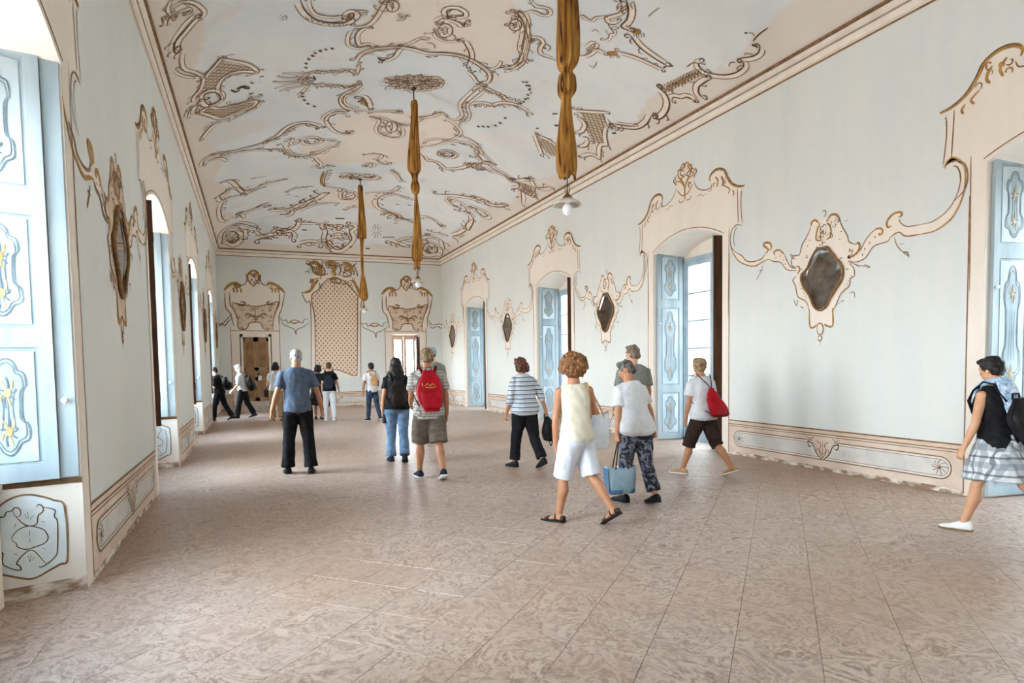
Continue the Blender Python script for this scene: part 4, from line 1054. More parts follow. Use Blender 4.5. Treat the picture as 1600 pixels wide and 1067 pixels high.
PCm = lambda u, v, n: (u, v, ceil_z(u, v)-n*1.6)
pc = Paint(PCm); rs = random.Random(3)
for i, (k, w, q) in enumerate(P_CEIL):
    pts = pairs(q); w *= 1.25 if len(pts) > 2 else 1.7; L = sum(math.dist(a, b) for a, b in zip(pts, pts[1:])); key = PK[k]
    pc.line(pts, w, key, .006+.0004*(i % 5))
    if L > .35 and k in 'bd' and len(pts) > 2:
        sg = rs.choice((-1, 1)); P = spline([(a, b, 0) for a, b in pts], 4); off = []
        for j in range(len(P)):
            t = P[min(j+1, len(P)-1)]-P[max(j-1, 0)]; t = t.normalized() if t.length > 1e-9 else Vector((1, 0, 0)); off.append(P[j]+Vector((-t.y, t.x, 0))*sg*w*1.9)
        pc.line([(a.x, a.y) for a in off[1:-1:2]], w*3.0, PK['c'], .003+.0003*(i % 5), 3)
        pc.line([(a.x+(a.x-b.x)*.9, a.y+(a.y-b.y)*.9) for a, b in zip(off, P)][1:-1:2], w*.6, PK['b'], .005+.0004*(i % 5), 3)
        for e0, e1 in ((P[0], P[1]), (P[-1], P[-2])):           # a curled leaf at each end
            d = (e0-e1).normalized(); n_ = Vector((-d.y, d.x, 0))*sg; r = w*2.6
            pc.line([tuple((e0+d*(r*math.sin(a)*(1-a/8))+n_*(r*(1-math.cos(a))*(1-a/8)))[:2]) for a in (j*.9 for j in range(6))], w*.9, PK['d' if k == 'd' else 'b'], .0075, 3)
        for _ in range(int(L/.28)):                              # small leaves and hatching along the line
            j = rs.randrange(1, len(P)-1); t = (P[j+1]-P[j-1]).normalized(); n_ = Vector((-t.y, t.x, 0))*-sg; r = w*rs.uniform(2, 4.5)
            pc.line([tuple(P[j][:2]), tuple((P[j]+n_*r*.6+t*r*.4)[:2]), tuple((P[j]+n_*r*1.1+t*r*1.1)[:2]), tuple((P[j]+n_*r*.8+t*r*1.5)[:2])], w*.75, PK['b'], .0078, 3)
mk('painted_scrollwork', pc.mb, PMATS, CEIL)

# cornice in three lengths, mitred at the corners
prof = [(0, 5.235, 0), (.02, 5.235, 1), (.02, 5.258, 0), (.05, 5.275, 0), (.05, 5.355, 2), (.062, 5.362, 2), (.062, 5.376, 0), (.10, 5.395, 0), (.10, 5.442, 1), (.13, 5.448, 1), (.13, 5.478, 0), (0, 5.49, 0)]
def cornice(name, f0, f1):
    mb = MB(); k = len(prof)
    mb.v = [f0(n, z) for n, z, m in prof]+[f1(n, z) for n, z, m in prof]
    for i in range(k-1): mb.f.append((i, i+1, k+i+1, k+i)); mb.m.append(prof[i][2])
    return struct(mk(name, mb, [M_CORN, M_BROWN, M_CGREY]))
cornice('trim_1', lambda n, z: (xl(YB)+n, YB, z), lambda n, z: (xl(ZE)+n, ZE-n, z))
cornice('trim_2', lambda n, z: (xl(ZE)+n, ZE-n, z), lambda n, z: (XR-n, ZE-n, z))
cornice('trim_3', lambda n, z: (XR-n, ZE-n, z), lambda n, z: (XR-n, YB, z))

# ---------------------------------------------------------------- painted decoration of the walls
def surround(pm, wall, c, a, heavy=False):
    p = Paint(pm); s = a/.93; half = pairs(P_SURFILL); half[0] = (0, 4.8)
    R = [(c+u*s, v) for u, v in half]; Lh = [(c-u*s, v) for u, v in half[1:]][::-1]
    ar = [(c+a*q, arch(a*q, a)) for q in (1-2*i/16 for i in range(17))]
    p.fill(R+[(c+a, 3.155)]+ar+[(c-a, 3.155)]+Lh, PK['f'])
    for sg in (1, -1):
        u0, u1 = sorted((c+sg*a, c+sg*1.09*s)); p.rect(u0, u1, 0, 3.155, PK['f'])
        p.strokes([(kk, w*(1.9 if heavy and kk != 'b' else 1), qq) for kk, w, qq in P_SURROUND], PK, du=c, su=sg*s)
        p.line([(c+sg*1.085*s, .02), (c+sg*1.085*s, 1.5), (c+sg*1.085*s, 3.1)], .014, PK['b'], taper=False)
    p.line([(c+a*1.03*q, arch(a*q, a)+.035) for q in (1-2*i/16 for i in range(17))], .012, PK['b'], n=.005, taper=False)
    p.curls(c-.2*s, c+.2*s, 4.38, 4.74, 14, .045, .016, int(c*10), (0, 2), .006)
    for sg in (1, -1): q0, q1 = sorted((c+sg*.62*s, c+sg*1.05*s)); p.curls(q0, q1, 4.16, 4.34, 7, .04, .013, int(c*7)+sg, (0, 2), .006)
    mk('painted_window_surround', p.mb, PMATS, wall)
def cartouche(pm, wall, c, k, flip=1, inner=.5, heavy=False):
    p = Paint(pm); f = lambda u: c+flip*(u if abs(u) < inner else math.copysign(inner+(abs(u)-inner)*k, u))
    for i, q in enumerate(P_MIRFILL): p.fill([(f(u), v) for u, v in pairs(q)], PK['t' if heavy and i == 0 else 'f'])
    for i, (kk, w, q) in enumerate(P_MIRROR): p.line([(f(u), v) for u, v in pairs(q)], w*(2.2 if heavy else 1.15), PK[kk], .004+.0004*(i % 5))
    p.curls(c-.24, c+.24, 2.93, 3.2, 22 if heavy else 12, .045, .016 if heavy else .01, int(c*9), (0, 2) if heavy else (0,), .007)
    p.curls(c-.4, c+.4, 2.15, 2.9, 46 if heavy else 30, .035, .014 if heavy else .009, int(c*5), (0, 2) if heavy else (0,), .007, lambda u, v: inside([(f(a), b) for a, b in pairs(P_MIRFILL[0])], u, v))
    mk('painted_cartouche', p.mb, PMATS, wall)
def dado(pm, wall, u0, u1):
    p = Paint(pm); p.rect(u0, u1, .0, .53, PK['k'], .002)
    n = max(4, int((u1-u0)/.12)); top = []
    for i in range(n+1): top.append((u0+(u1-u0)*i/n, .05+.018*noise.noise((i*.33, u0, 3))))
    p.fill([(u0, 0), (u1, 0)]+top[::-1], 8, .003)
    for v, w, k in ((.53, .018, 'b'), (.505, .03, 't'), (.475, .012, 'b'), (.445, .008, 'b')): p.line([(u0, v), ((u0+u1)/2, v), (u1, v)], w, PK[k], .005, taper=False)
    a, b = u0+.12, u1-.12; r = .12; zc = .26
    if b-a > 1:
        ring = lambda g: [(a+r+(r-g)*math.cos(t), zc+(r-g)*math.sin(t)) for t in (math.pi/2+math.pi*i/10 for i in range(11))]+[(b-r+(r-g)*math.cos(t), zc+(r-g)*math.sin(t)) for t in (-math.pi/2+math.pi*i/10 for i in range(11))]
        p.fill(ring(0), 9, .004)
        for g, w, k in ((0, .012, 'b'), (.02, .008, 'c'), (.03, .006, 'b')): q = ring(g); p.line(q+[q[0]], w, PK[k], .006, sub=1, taper=False)
        for e0, sg in ((a+.12, 1), (b-.12, -1)):
            for i in range(9):
                t = i*.7; p.line([(e0, zc), (e0+sg*.05*math.cos(t)+.02, zc+.045*math.sin(t)), (e0+sg*.09*math.cos(t+.3), zc+.085*math.sin(t+.3))], .007, PK['b' if i % 2 else 'd'], .007)
        m = (u0+u1)/2
        p.fill([(m-.2, .44), (m+.2, .44), (m+.1, .25), (m, .12), (m-.1, .25)], PK['k'], .008)
        for sg in (1, -1):
            p.line([(m, .13), (m+sg*.1, .22), (m+sg*.16, .33), (m+sg*.24, .36), (m+sg*.22, .29), (m+sg*.18, .31)], .014, PK['d'], .01)
            p.line([(m, .15), (m+sg*.05, .25), (m+sg*.03, .34), (m+sg*.1, .38)], .01, PK['b'], .01); p.line([(m, .2), (m+sg*.08, .28), (m+sg*.1, .22)], .009, PK['b'], .01); p.line([(m+sg*.26, .42), (m+sg*.2, .40), (m+sg*.14, .43)], .009, PK['b'], .01)
        p.line([(m, .15), (m, .25), (m, .38)], .01, PK['o'], .011)
    mk('painted_dado', p.mb, PMATS+[M_WORN, M_DADOP], wall)
for pm, wall, lst, flip in ((PR, WALL_R, RIGHT_W, 1), (PL, WALL_L, LEFT_W, 1)):
    vis = sorted(x for x in lst)
    for c, a, b in vis:
        if c > 0: surround(pm, wall, c, a, wall is WALL_L)
    eds = [(c+a*1.172, d-e*1.172) for (c, a, _), (d, e, _) in zip(vis, vis[1:]) if d > 0]+[(vis[-1][0]+vis[-1][1]*1.172, ZE)]
    for u0, u1 in eds: dado(pm, wall, u0, u1)
MIRR_R = [(6.17, 1.0), (11.6, .72), (17.07, 1.0), (22.45, .62)]
MIRR_L = [(6.66, 1.0), (12.0, .85), (17.25, 1.12), (22.4, .75)]
for c, k in MIRR_R: cartouche(PR, WALL_R, c, k, 1)
for c, k in MIRR_L: cartouche(PL, WALL_L, c, k, -1, heavy=True)

# end wall: two painted overdoors, the lattice panel between them, swags, dado
for c in (.24, 5.54):
    p = Paint(PE)
    p.fill([(c+u, v) for u, v in pairs(P_OVERFILL[0])], PK['f']); p.fill([(c+u, v) for u, v in pairs(P_OVERFILL[1])], PK['t'], .004)
    a, h = (DOOR_A, DOOR_H) if c < 3 else (EXIT_A, EXIT_H); cc = DOOR_C if c < 3 else EXIT_C
    for sg in (1, -1): u0, u1 = sorted((cc+sg*a, cc+sg*.78)); p.rect(u0, u1, 0, 2.85, PK['f'], .0008); p.line([(cc+sg*.78, 0), (cc+sg*.78, 1.4), (cc+sg*.78, 2.85)], .02, PK['b'], taper=False)
    p.rect(cc-a, cc+a, h, 2.85, PK['f'], .0008); p.curls(c-.22, c+.22, 4.35, 4.72, 16, .06, .022, 5); p.curls(c-.85, c-.5, 4.12, 4.28, 8, .05, .02, 6, (0, 2)); p.curls(c+.5, c+.85, 4.12, 4.28, 8, .05, .02, 7, (0, 2)); p.curls(c-.62, c+.62, 3.42, 3.62, 18, .07, .018, 9, (0, 2)); p.curls(c-.6, c-.38, 2.75, 3.3, 9, .05, .016, 10, (0,)); p.curls(c+.38, c+.6, 2.75, 3.3, 9, .05, .016, 11, (0,)); p.curls(c-.28, c+.28, 3.05, 3.3, 8, .06, .016, 12, (0,)); p.strokes([(k, w*1.3, q) for k, w, q in P_OVER], PK, du=c, lift=.007); p.line([(cc-.78, 2.72), (cc, 2.72), (cc+.78, 2.72)], .02, PK['b'], taper=False)
    mk('painted_overdoor', p.mb, PMATS, WALL_E)
p = Paint(PE); p.fill([(2.86+u, v) for u, v in pairs(P_LATTBG)], PK['f']); p.fill([(2.86+u, v) for u, v in pairs(P_LATT)], 8, .004); p.strokes([(k, w*(1.7 if k == 'o' else 1.25), q) for k, w, q in P_LATTLINE], PK, du=2.86, lift=.008)
p.curls(2.86-.85, 2.86+.8, 4.72, 5.18, 60, .075, .028, 3); p.curls(2.86-.75, 2.86-.35, 4.3, 4.7, 12, .06, .024, 4); p.curls(2.86+.35, 2.86+.75, 4.3, 4.7, 12, .06, .024, 8); mk('painted_lattice_panel', p.mb, PMATS+[M_LATT], WALL_E)
p = Paint(PE); p.strokes(P_SWAG, PK); mk('painted_swag', p.mb, PMATS, WALL_E)
for u0, u1 in ((xl(ZE), DOOR_C-.8), (DOOR_C+.8, EXIT_C-.8), (EXIT_C+.8, XR)): dado(PE, WALL_E, u0, u1)

# ---------------------------------------------------------------- windows
M_PORC = mottled('porcelain_knob', (226, 222, 214), (240, 238, 232), 10, .3, .5, 0)
CART = [(0, 1), (.3, .93), (.45, .76), (.72, .7), (.8, .45), (.62, .3), (.6, -.25), (.84, -.38), (.86, -.66), (.5, -.76), (.28, -.92), (0, -1)]
def leaf(parent, M, hinge, tip, side, z0, z1, panels, back=False, knob=None):
    """shutter leaf from hinge to tip in (along, outward); side = +-1 picks its painted face"""
    hx, hd = hinge; dx, dd = tip[0]-hx, tip[1]-hd; L = math.hypot(dx, dd); dx /= L; dd /= L; nx, nd = -dd*side, dx*side
    Q = lambda s, n, z: M(hx+dx*s+nx*n, hd+dd*s+nd*n, z)
    W = L
    mb = MB(); mb.box(0, W, -.022, .004, z0, z1, 0, Q)
    st = .075
    mb.box(0, st, .004, .02, z0, z1, 0, Q); mb.box(W-st, W, .004, .02, z0, z1, 0, Q)
    rails = [z0]+[q for p_ in panels for q in p_]+[z1]
    for i in range(0, len(rails), 2): mb.box(st, W-st, .004, .02, rails[i], rails[i+1], 0, Q)
    sh = mk('shutter', mb, M_BLUEP, parent)
    for a, b in panels:
        pm = MB(); pm.box(st+.025, W-st-.025, .004, .012, a+.025, b-.025, 0, Q); mk('shutter_panel', pm, M_BLUEQ, sh)
    p = Paint(lambda u, v, n: Q(u, n, v))
    for a, b in panels:
        zc, hh, hw = (a+b)/2, (b-a)/2-.07, W/2-st-.05; cx = W/2
        pts = [(cx+u*hw, zc+v*hh) for u, v in CART]+[(cx-u*hw, zc+v*hh) for u, v in CART[-2::-1]]
        p.fill(pts, 3, .0135); p.line(pts, .009, 1, .0155, 3, False); p.line([(cx+(x-cx)*.84, zc+(y-zc)*.92) for x, y in pts], .006, 1, .0155, 3, False)
        tall = hh > .4
        for zz in ((zc+hh*.55, zc-hh*.72) if tall else (zc+hh*.3, zc-hh*.5)):
            for i in range(9):
                t = i*.698; p.line([(cx, zz), (cx+.03*math.cos(t), zz+.05*math.sin(t)), (cx+hw*.38*math.cos(t+.25), zz+.10*math.sin(t+.25))], .009, 2 if i % 2 else 1, .0165)
            p.dot(cx, zz, .018, .03, 2, .0175)
        for q in (-.28, 0, .28): p.line([(cx+q*hw, zc+hh*.3), (cx+q*hw*.7, zc), (cx+q*hw, zc-hh*.5)], .006, 1, .016)
    mk('painted_ornament', p.mb, [M_BLUEP, M_GREYLINE, M_GOLDP, M_BLUEP], sh)
    if back: bk = MB(); bk.box(.004, W-.004, -.03, -.022, z0+.004, z1-.004, 0, Q); bk.box(.0, W, -.04, -.03, z0+.3, z0+.42, 0, Q); bk.box(0, W, -.04, -.03, z1-.5, z1-.38, 0, Q); mk('shutter_back', bk, M_WOODB, sh)
    ks, kz = knob or (W-.04, 2.15); kn = MB(); kn.ell(Q(ks if ks < W else ks, .034, kz), .02, 10, 6); kn.tube([Q(ks, 0, kz), Q(ks, .03, kz)], .009, 8); mk('shutter_knob', kn, M_PORC, sh)
def window(n, M, c, af, ab, dep, low, open_tip=.30):
    root = structroot('window_%d' % n, M(c, dep-.1, 0))
    z0 = low; B = lambda w, d, z: M(c+w, d, z); zt = 3.26
    fm_ = MB()
    for sg in (1, -1): fm_.box(sg*(ab-.05), sg*(ab+.02), dep-.12, dep-.04, z0, zt+.06, 0, B)
    fm_.box(-ab, ab, dep-.12, dep-.04, zt, zt+.07, 0, B); fm_.box(-ab, ab, dep-.12, dep-.04, z0-.03 if low else 0, z0+.05, 0, B)
    mk('window_frame', fm_, M_SASH, root)
    lu = MB(); N = 12; vs = []
    for i in range(N+1): q = (-1+2*i/N)*(ab+.015); vs += [B(q, dep-.05, zt+.05), B(q, dep-.05, arch(q, ab)+.0), B(q, dep-.09, zt+.05), B(q, dep-.09, arch(q, ab)+.0)]
    lu.add(vs, [f for i in range(N) for f in ((4*i, 4*i+4, 4*i+5, 4*i+1), (4*i+2, 4*i+3, 4*i+7, 4*i+6), (4*i, 4*i+2, 4*i+6, 4*i+4))]); mk('window_lunette', lu, M_REVEAL, root)
    if low:
        pa = MB(); pa.box(-ab-.02, ab+.02, dep-.3, dep, 0, low-.05, 0, B); mk('window_parapet', pa, M_PINK, root)
        si = MB(); si.box(-ab-.0, ab+.0, dep-.33, dep, low-.05, low-.0, 0, B); mk('window_sill', si, M_STONE, root)
    th = MB(); th.hexa([B(-af, 0, -.02), B(af, 0, -.02), B(ab, dep, -.02), B(-ab, dep, -.02), B(-af, 0, .001), B(af, 0, .001), B(ab, dep, .001), B(-ab, dep, .001)]); mk('threshold', th, M_TILEF, root)
    rows = 6 if not low else 5
    for sg in (1, -1):
        w0, w1 = sorted((sg*.01, sg*(ab-.05))); st = .085; sb = MB(); dz = (zt-z0-.05)/rows; d0, d1 = dep-.10, dep-.06
        sb.box(w0, w0+st, d0, d1, z0+.05, zt, 0, B); sb.box(w1-st, w1, d0, d1, z0+.05, zt, 0, B); sb.box(w0+st, w1-st, d0, d1, zt-.08, zt, 0, B); sb.box(w0+st, w1-st, d0, d1, z0+.05, z0+.19, 0, B)
        g0, g1 = z0+.19, zt-.08; gh = (g1-g0)/rows
        for i in range(1, rows): sb.box(w0+st, w1-st, d0+.005, d1-.005, g0+gh*i-.014, g0+gh*i+.014, 0, B)
        sash = mk('window_sash', sb, M_SASH, root)
        for i in range(rows):
            g = MB(); g.box(w0+st-.005, w1-st+.005, dep-.083, dep-.079, g0+gh*i+.008, g0+gh*(i+1)-.008, 0, B); mk('pane', g, M_GLASS, sash)
    s0 = low+.0 if low else .02; s1 = 3.46
    pans = [(1.72, 2.42), (.86, 1.6), (2.58, 3.38)] if low else [(2.58, 3.38), (1.02, 2.44), (.12, .88)]
    pans.sort()
    hg = (ab-.005, dep-.13); tp = (af-.02, .012) if low else (af-.035, .06)
    if low:                                  # fixed strip of the shutter case between leaf and wall edge
        L_ = math.dist(hg, tp); f_ = 1-.105/L_; t0 = (hg[0]+(tp[0]-hg[0])*f_, hg[1]+(tp[1]-hg[1])*f_); t1 = (hg[0]+(tp[0]-hg[0])*(f_+.008/L_), hg[1]+(tp[1]-hg[1])*(f_+.008/L_))
        js = MB(); js.hexa([B(t1[0], t1[1], s0), B(tp[0], tp[1], s0), B(tp[0]+.02, tp[1]+.003, s0), B(t1[0]+.02, t1[1], s0), B(t1[0], t1[1], s1), B(tp[0], tp[1], s1), B(tp[0]+.02, tp[1]+.003, s1), B(t1[0]+.02, t1[1], s1)]); mk('shutter_case', js, M_BLUEP, root); tp = t0
    leaf(root, B, hg, tp, -1, s0, s1, pans, back=False, knob=(math.dist(hg, tp)+.045, 1.26) if low else None)
    leaf(root, B, (-(ab-.03), dep-.14), (-(af-.37), -.01) if low else (-(af-open_tip), .06), 1, s0, s1, pans, back=True)
    if low:
        # cartouche painted on the splayed jamb below the shutter
        ju, jd = ab-af, dep; JL = math.hypot(ju, jd); ju /= JL; jd /= JL
        p = Paint(lambda u, v, n: B(af+ju*u-jd*n, jd*u+ju*n, v))
        p.fill(pairs(P_JAMBFILL), 6, .003); p.strokes(P_JAMB, {'d': 1, 'b': 0}, lift=.005)
        q = pairs(P_JAMBFILL); p.line(q, .012, 0, .005, 3, False); p.rect(0.0, JL-.05, 0, .09, 8, .004); p.line([(.0, .735), (.3, .735), (JL-.1, .735)], .035, 1, .005, taper=False)
        mk('painted_jamb_cartouche', p.mb, PMATS+[M_WORN], root)
    return root
k = 0
for c, af, ab in RIGHT_W: k += 1; window(k, MR, c, af, ab, RDEP, 0)
for c, af, ab in LEFT_W: k += 1; window(k, ML, c, af, ab, LDEP, .76)

# door at the far left of the end wall, two steps in front of it
root = structroot('door_1', (DOOR_C, ZE+.3, .3))
fr_ = MB()
for sg in (1, -1): a, b = sorted((sg*(DOOR_A-.03), sg*(DOOR_A-.10))); fr_.box(DOOR_C+a, DOOR_C+b, ZE+.02, ZE+.3, .3, DOOR_H, 0)
fr_.box(DOOR_C-DOOR_A+.03, DOOR_C+DOOR_A-.03, ZE+.02, ZE+.3, DOOR_H-.1, DOOR_H, 0); fr_.box(DOOR_C-DOOR_A, DOOR_C+DOOR_A, ZE+.0, ZE+.6, 0, .3, 0)
mk('door_frame', fr_, M_CREAM, root)
bk = MB(); bk.box(DOOR_C-DOOR_A, DOOR_C+DOOR_A, ZE+.4, ZE+.6, 0, DOOR_H); mk('door_backing', bk, M_WOODB, root)  # unseen board added to stop sky light between the leaves
for sg in (1, -1):
    x0, x1 = sorted((DOOR_C+sg*.003, DOOR_C+sg*(DOOR_A-.1))); d0 = ZE+.12
    mb = MB(); mb.box(x0, x1, d0, d0+.04, .3, DOOR_H-.1); rails = [.3, .42, 1.02, 1.12, 1.36, 1.46, 2.36, DOOR_H-.1]
    for i in range(0, 8, 2): mb.box(x0, x1, d0-.02, d0, rails[i], rails[i+1])
    mb.box(x0, x0+.07, d0-.02, d0, .3, DOOR_H-.1); mb.box(x1-.07, x1, d0-.02, d0, .3, DOOR_H-.1)
    lf = mk('door_leaf', mb, M_DOORW, root)
    for i in range(1, 7, 2): pm = MB(); pm.box(x0+.09, x1-.09, d0-.012, d0, rails[i]+.02, rails[i+1]-.02); mk('door_panel', pm, M_DOORP, lf)
    if sg > 0: kb = MB(); kb.ell((x0+.04, d0-.045, 1.24), .03, 10, 6); kb.tube([(x0+.04, d0, 1.24), (x0+.04, d0-.04, 1.24)], .012); mk('door_knob', kb, M_BRASS, lf)
for i, (h, dpt, w) in enumerate(((.3, .32, .66), (.15, .66, .8))):
    st_ = MB(); st_.box(DOOR_C-w, DOOR_C+w, ZE-dpt, ZE-(0 if i == 0 else .32), 0.001, h); mk('step', st_, M_STONE, root)

# glazed exit at the right of the end wall
root = structroot('door_2', (EXIT_C, ZE+.4, 0)); Bx = lambda w, d, z: (EXIT_C+w, ZE+d, z); a = EXIT_A-.03
fr_ = MB()
for sg in (1, -1): x0, x1 = sorted((sg*a, sg*(a-.06))); fr_.box(x0, x1, .38, .46, 0, EXIT_H, 0, Bx)
fr_.box(-a, a, .38, .46, EXIT_H-.08, EXIT_H, 0, Bx); mk('door_frame', fr_, M_DADO, root)
for sg in (1, -1):
    x0, x1 = sorted((sg*.005, sg*(a-.06))); lf = MB(); lf.box(x0, x0+.09, .4, .44, .02, EXIT_H-.08, 0, Bx); lf.box(x1-.09, x1, .4, .44, .02, EXIT_H-.08, 0, Bx); lf.box(x0+.09, x1-.09, .4, .44, .02, .3, 0, Bx); lf.box(x0+.09, x1-.09, .4, .44, EXIT_H-.2, EXIT_H-.08, 0, Bx); lf.box(x0+.09, x1-.09, .405, .435, 1.32, 1.36, 0, Bx)
    l_ = mk('door_leaf', lf, M_DADO, root)
    for z0, z1 in ((.3, 1.32), (1.36, EXIT_H-.2)): g = MB(); g.box(x0+.085, x1-.085, .418, .422, z0-.01, z1+.01, 0, Bx); mk('pane', g, M_GLASS, l_)
sh = MB(); sh.box(a-.1, a-.06, .02, .36, .02, EXIT_H-.1, 0, Bx); sh.box(a-.11, a-.1, .05, .33, .2, 1.1, 0, Bx); sh.box(a-.11, a-.1, .05, .33, 1.25, 2.4, 0, Bx); mk('shutter', sh, M_WOODB, root)
# ================================================================== things fixed to the room
# diamond mirrors set into the painted cartouches
def mirror(pm, c, flip, label):
    P = lambda u, v, n: pm(c+flip*u, v, n)
    t = thing('wall_mirror', label, 'mirror', P(0, 2.09, 0), 'diamond mirrors along the two long walls')
    out = pairs(P_MIRGLASS); inn = pairs(P_MIRINNER)
    rim = MB(); sm = spline([(u, v, 0) for u, v in out+[out[0]]], 4)
    rim.tube([P(q.x, q.y, .022) for q in sm], .017, 8); mk('mirror_frame', rim, M_GOLDF, t, True)
    g = MB(); g.add([P(u, v, .014) for u, v in inn], tessellate_polygon([[Vector((u, v, 0)) for u, v in inn]])); mk('mirror_glass', g, M_MIRR, t)
    b = MB(); vo = [Vector((u, v, 0)) for u, v in out]; vi = [Vector((u, v, 0)) for u, v in inn]
    b.add([P(q.x, q.y, .024) for q in vo]+[P(q.x, q.y, .0142) for q in vi], tessellate_polygon([vo, vi])); mk('mirror_bevel', b, M_MIRR, t)
ordn = ['nearest', 'second', 'third', 'farthest']
where_r = ['largest diamond mirror on the right wall, between the two nearest right windows', 'dark diamond mirror on the right wall above the grey-haired man in the grey shirt', 'small dark diamond mirror on the right wall above the woman in the striped top', 'smallest dark mirror on the right wall, next to the far corner']
where_l = ['tall-looking dark mirror on the left wall, nearest the camera beside the first shutter', 'dark mirror on the left wall between its second and third windows', 'narrow-looking dark mirror on the left wall past its third window', 'last mirror on the left wall, against the far left corner']
for (c, k), lb in zip(MIRR_R, where_r): mirror(PR, c, 1, lb)
for (c, k), lb in zip(MIRR_L, where_l): mirror(PL, c, -1, lb)

# three pendant lamps with their cords wrapped in ochre cloth
def cloth_material():
    t = NT('ochre_cloth'); P = t.obj(); f = t.noise(t.scaled(P, (26, 26, 1.6)), 1, 3, .6)
    col = t.ramp(f, [(.34, lin((70, 34, 22))), (.44, lin((140, 92, 36))), (.6, lin((176, 128, 60))), (.72, lin((204, 166, 98)))])
    t.bump(f, .35, .01); return t.fin(col, .7, .2)
M_CLOTH = cloth_material()
M_SHADE = mottled('enamel_shade', (214, 206, 196), (190, 178, 164), 9, .35, .4, 0)
M_BULB = mottled('opal_bulb', (244, 246, 248), (232, 238, 244), 4, .15, .6, 0)
PROF_A = [(4.95+1.4, .03), (6.2, .05), (5.6, .075), (5.05, .09), (4.75, .098), (4.45, .103), (4.32, .088), (4.25, .05), (4.2, .075), (4.08, .085), (4.02, .06), (3.98, .045), (3.8, .06), (3.55, .085), (3.35, .085), (3.27, .07)]
PROF_B = [(6.28, .03), (6.22, .055), (6.0, .055), (5.6, .08), (5.2, .1), (5.02, .1), (4.94, .06), (4.84, .045), (4.74, .07), (4.62, .06), (4.56, .025), (4.3, .045), (3.9, .065), (3.55, .085), (3.4, .075), (3.33, .045), (3.24, .055)]
PROF_C = [(6.34, .03), (6.28, .06), (6.0, .06), (5.5, .085), (5.1, .10), (4.92, .10), (4.88, .05), (4.5, .03), (4.1, .035), (3.98, .03), (3.8, .06), (3.5, .09), (3.35, .1), (3.27, .07)]
def lamp(x, y, prof, label, seed):
    top = ceil_z(x, y); t = thing('pendant_lamp', label, 'lamp', (x, y, top), 'pendant lamps down the middle of the hall')
    co = MB(); co.tube([(x, y, top), (x, y, 4.6), (x, y, 3.08)], .006, 8); mk('cord', co, M_IRON, t)
    hk = MB(); hk.ell((x, y, top-.02), (.05, .05, .03), 12, 6); hk.tube([(x, y, top-.03), (x, y, prof[0][0])], .012, 8); mk('ceiling_hook', hk, M_IRON, t, True)
    secs = []; N = 40; P = spline([(r, z, 0) for z, r in prof], 4)
    for i, q in enumerate(P):
        r, z = q.x, q.y; ring = []
        for j in range(N):
            a = 2*math.pi*j/N; f = 1+.16*math.sin(3*a+seed+z*.6)+.13*math.sin(7*a+z*1.5+seed*2)+.07*math.sin(12*a-z*2)
            zz = z+(.03*math.sin(4*a+seed)+.02*math.sin(7*a) if i > len(P)-3 else 0)
            ring.append((x+r*f*math.cos(a)+.012*math.sin(z*3+seed), y+r*f*math.sin(a), zz))
        secs.append(ring)
    cl = MB(); cl.loft(secs); mk('cloth_wrap', cl, M_CLOTH, t, True)
    lp = MB()
    for j in range(12):
        a = j/11*math.pi*2; lp.v.append((x+.025*math.cos(a), y, 3.14+.045*math.sin(a)))
    lp2 = MB(); lp2.tube(lp.v, .005, 6); mk('hanging_ring', lp2, M_BRASS, t, True)
    sh = MB(); ring = lambda r, z: [(x+r*math.cos(2*math.pi*j/32), y+r*math.sin(2*math.pi*j/32), z) for j in range(32)]
    sh.loft([ring(.03, 3.07), ring(.05, 3.05), ring(.085, 3.035), ring(.13, 3.005), ring(.142, 2.985), ring(.136, 2.984), ring(.125, 3.0), ring(.08, 3.028), ring(.03, 3.04)], cap=False); mk('lamp_shade', sh, M_SHADE, t, True)
    cp = MB(); cp.loft([ring(.012, 3.1), ring(.03, 3.08), ring(.06, 3.045), ring(.06, 3.036)]); mk('lamp_holder', cp, M_BRASS, t, True)
    bu = MB(); bu.ell((x, y, 2.945), (.052, .052, .06), 18, 12); bu.tube([(x, y, 2.99), (x, y, 3.04)], .026, 12); mk('bulb', bu, M_BULB, t, True)
lamp(2.92, 5.64, PROF_A, 'nearest pendant lamp, its cloth-wrapped cord running out of the top of the picture', 0)
lamp(2.94, 11.7, PROF_B, 'middle pendant lamp with ochre cloth tied around its long cord', 2)
lamp(2.94, 17.78, PROF_C, 'farthest pendant lamp with ochre cloth around its cord, in front of the lattice panel', 4)

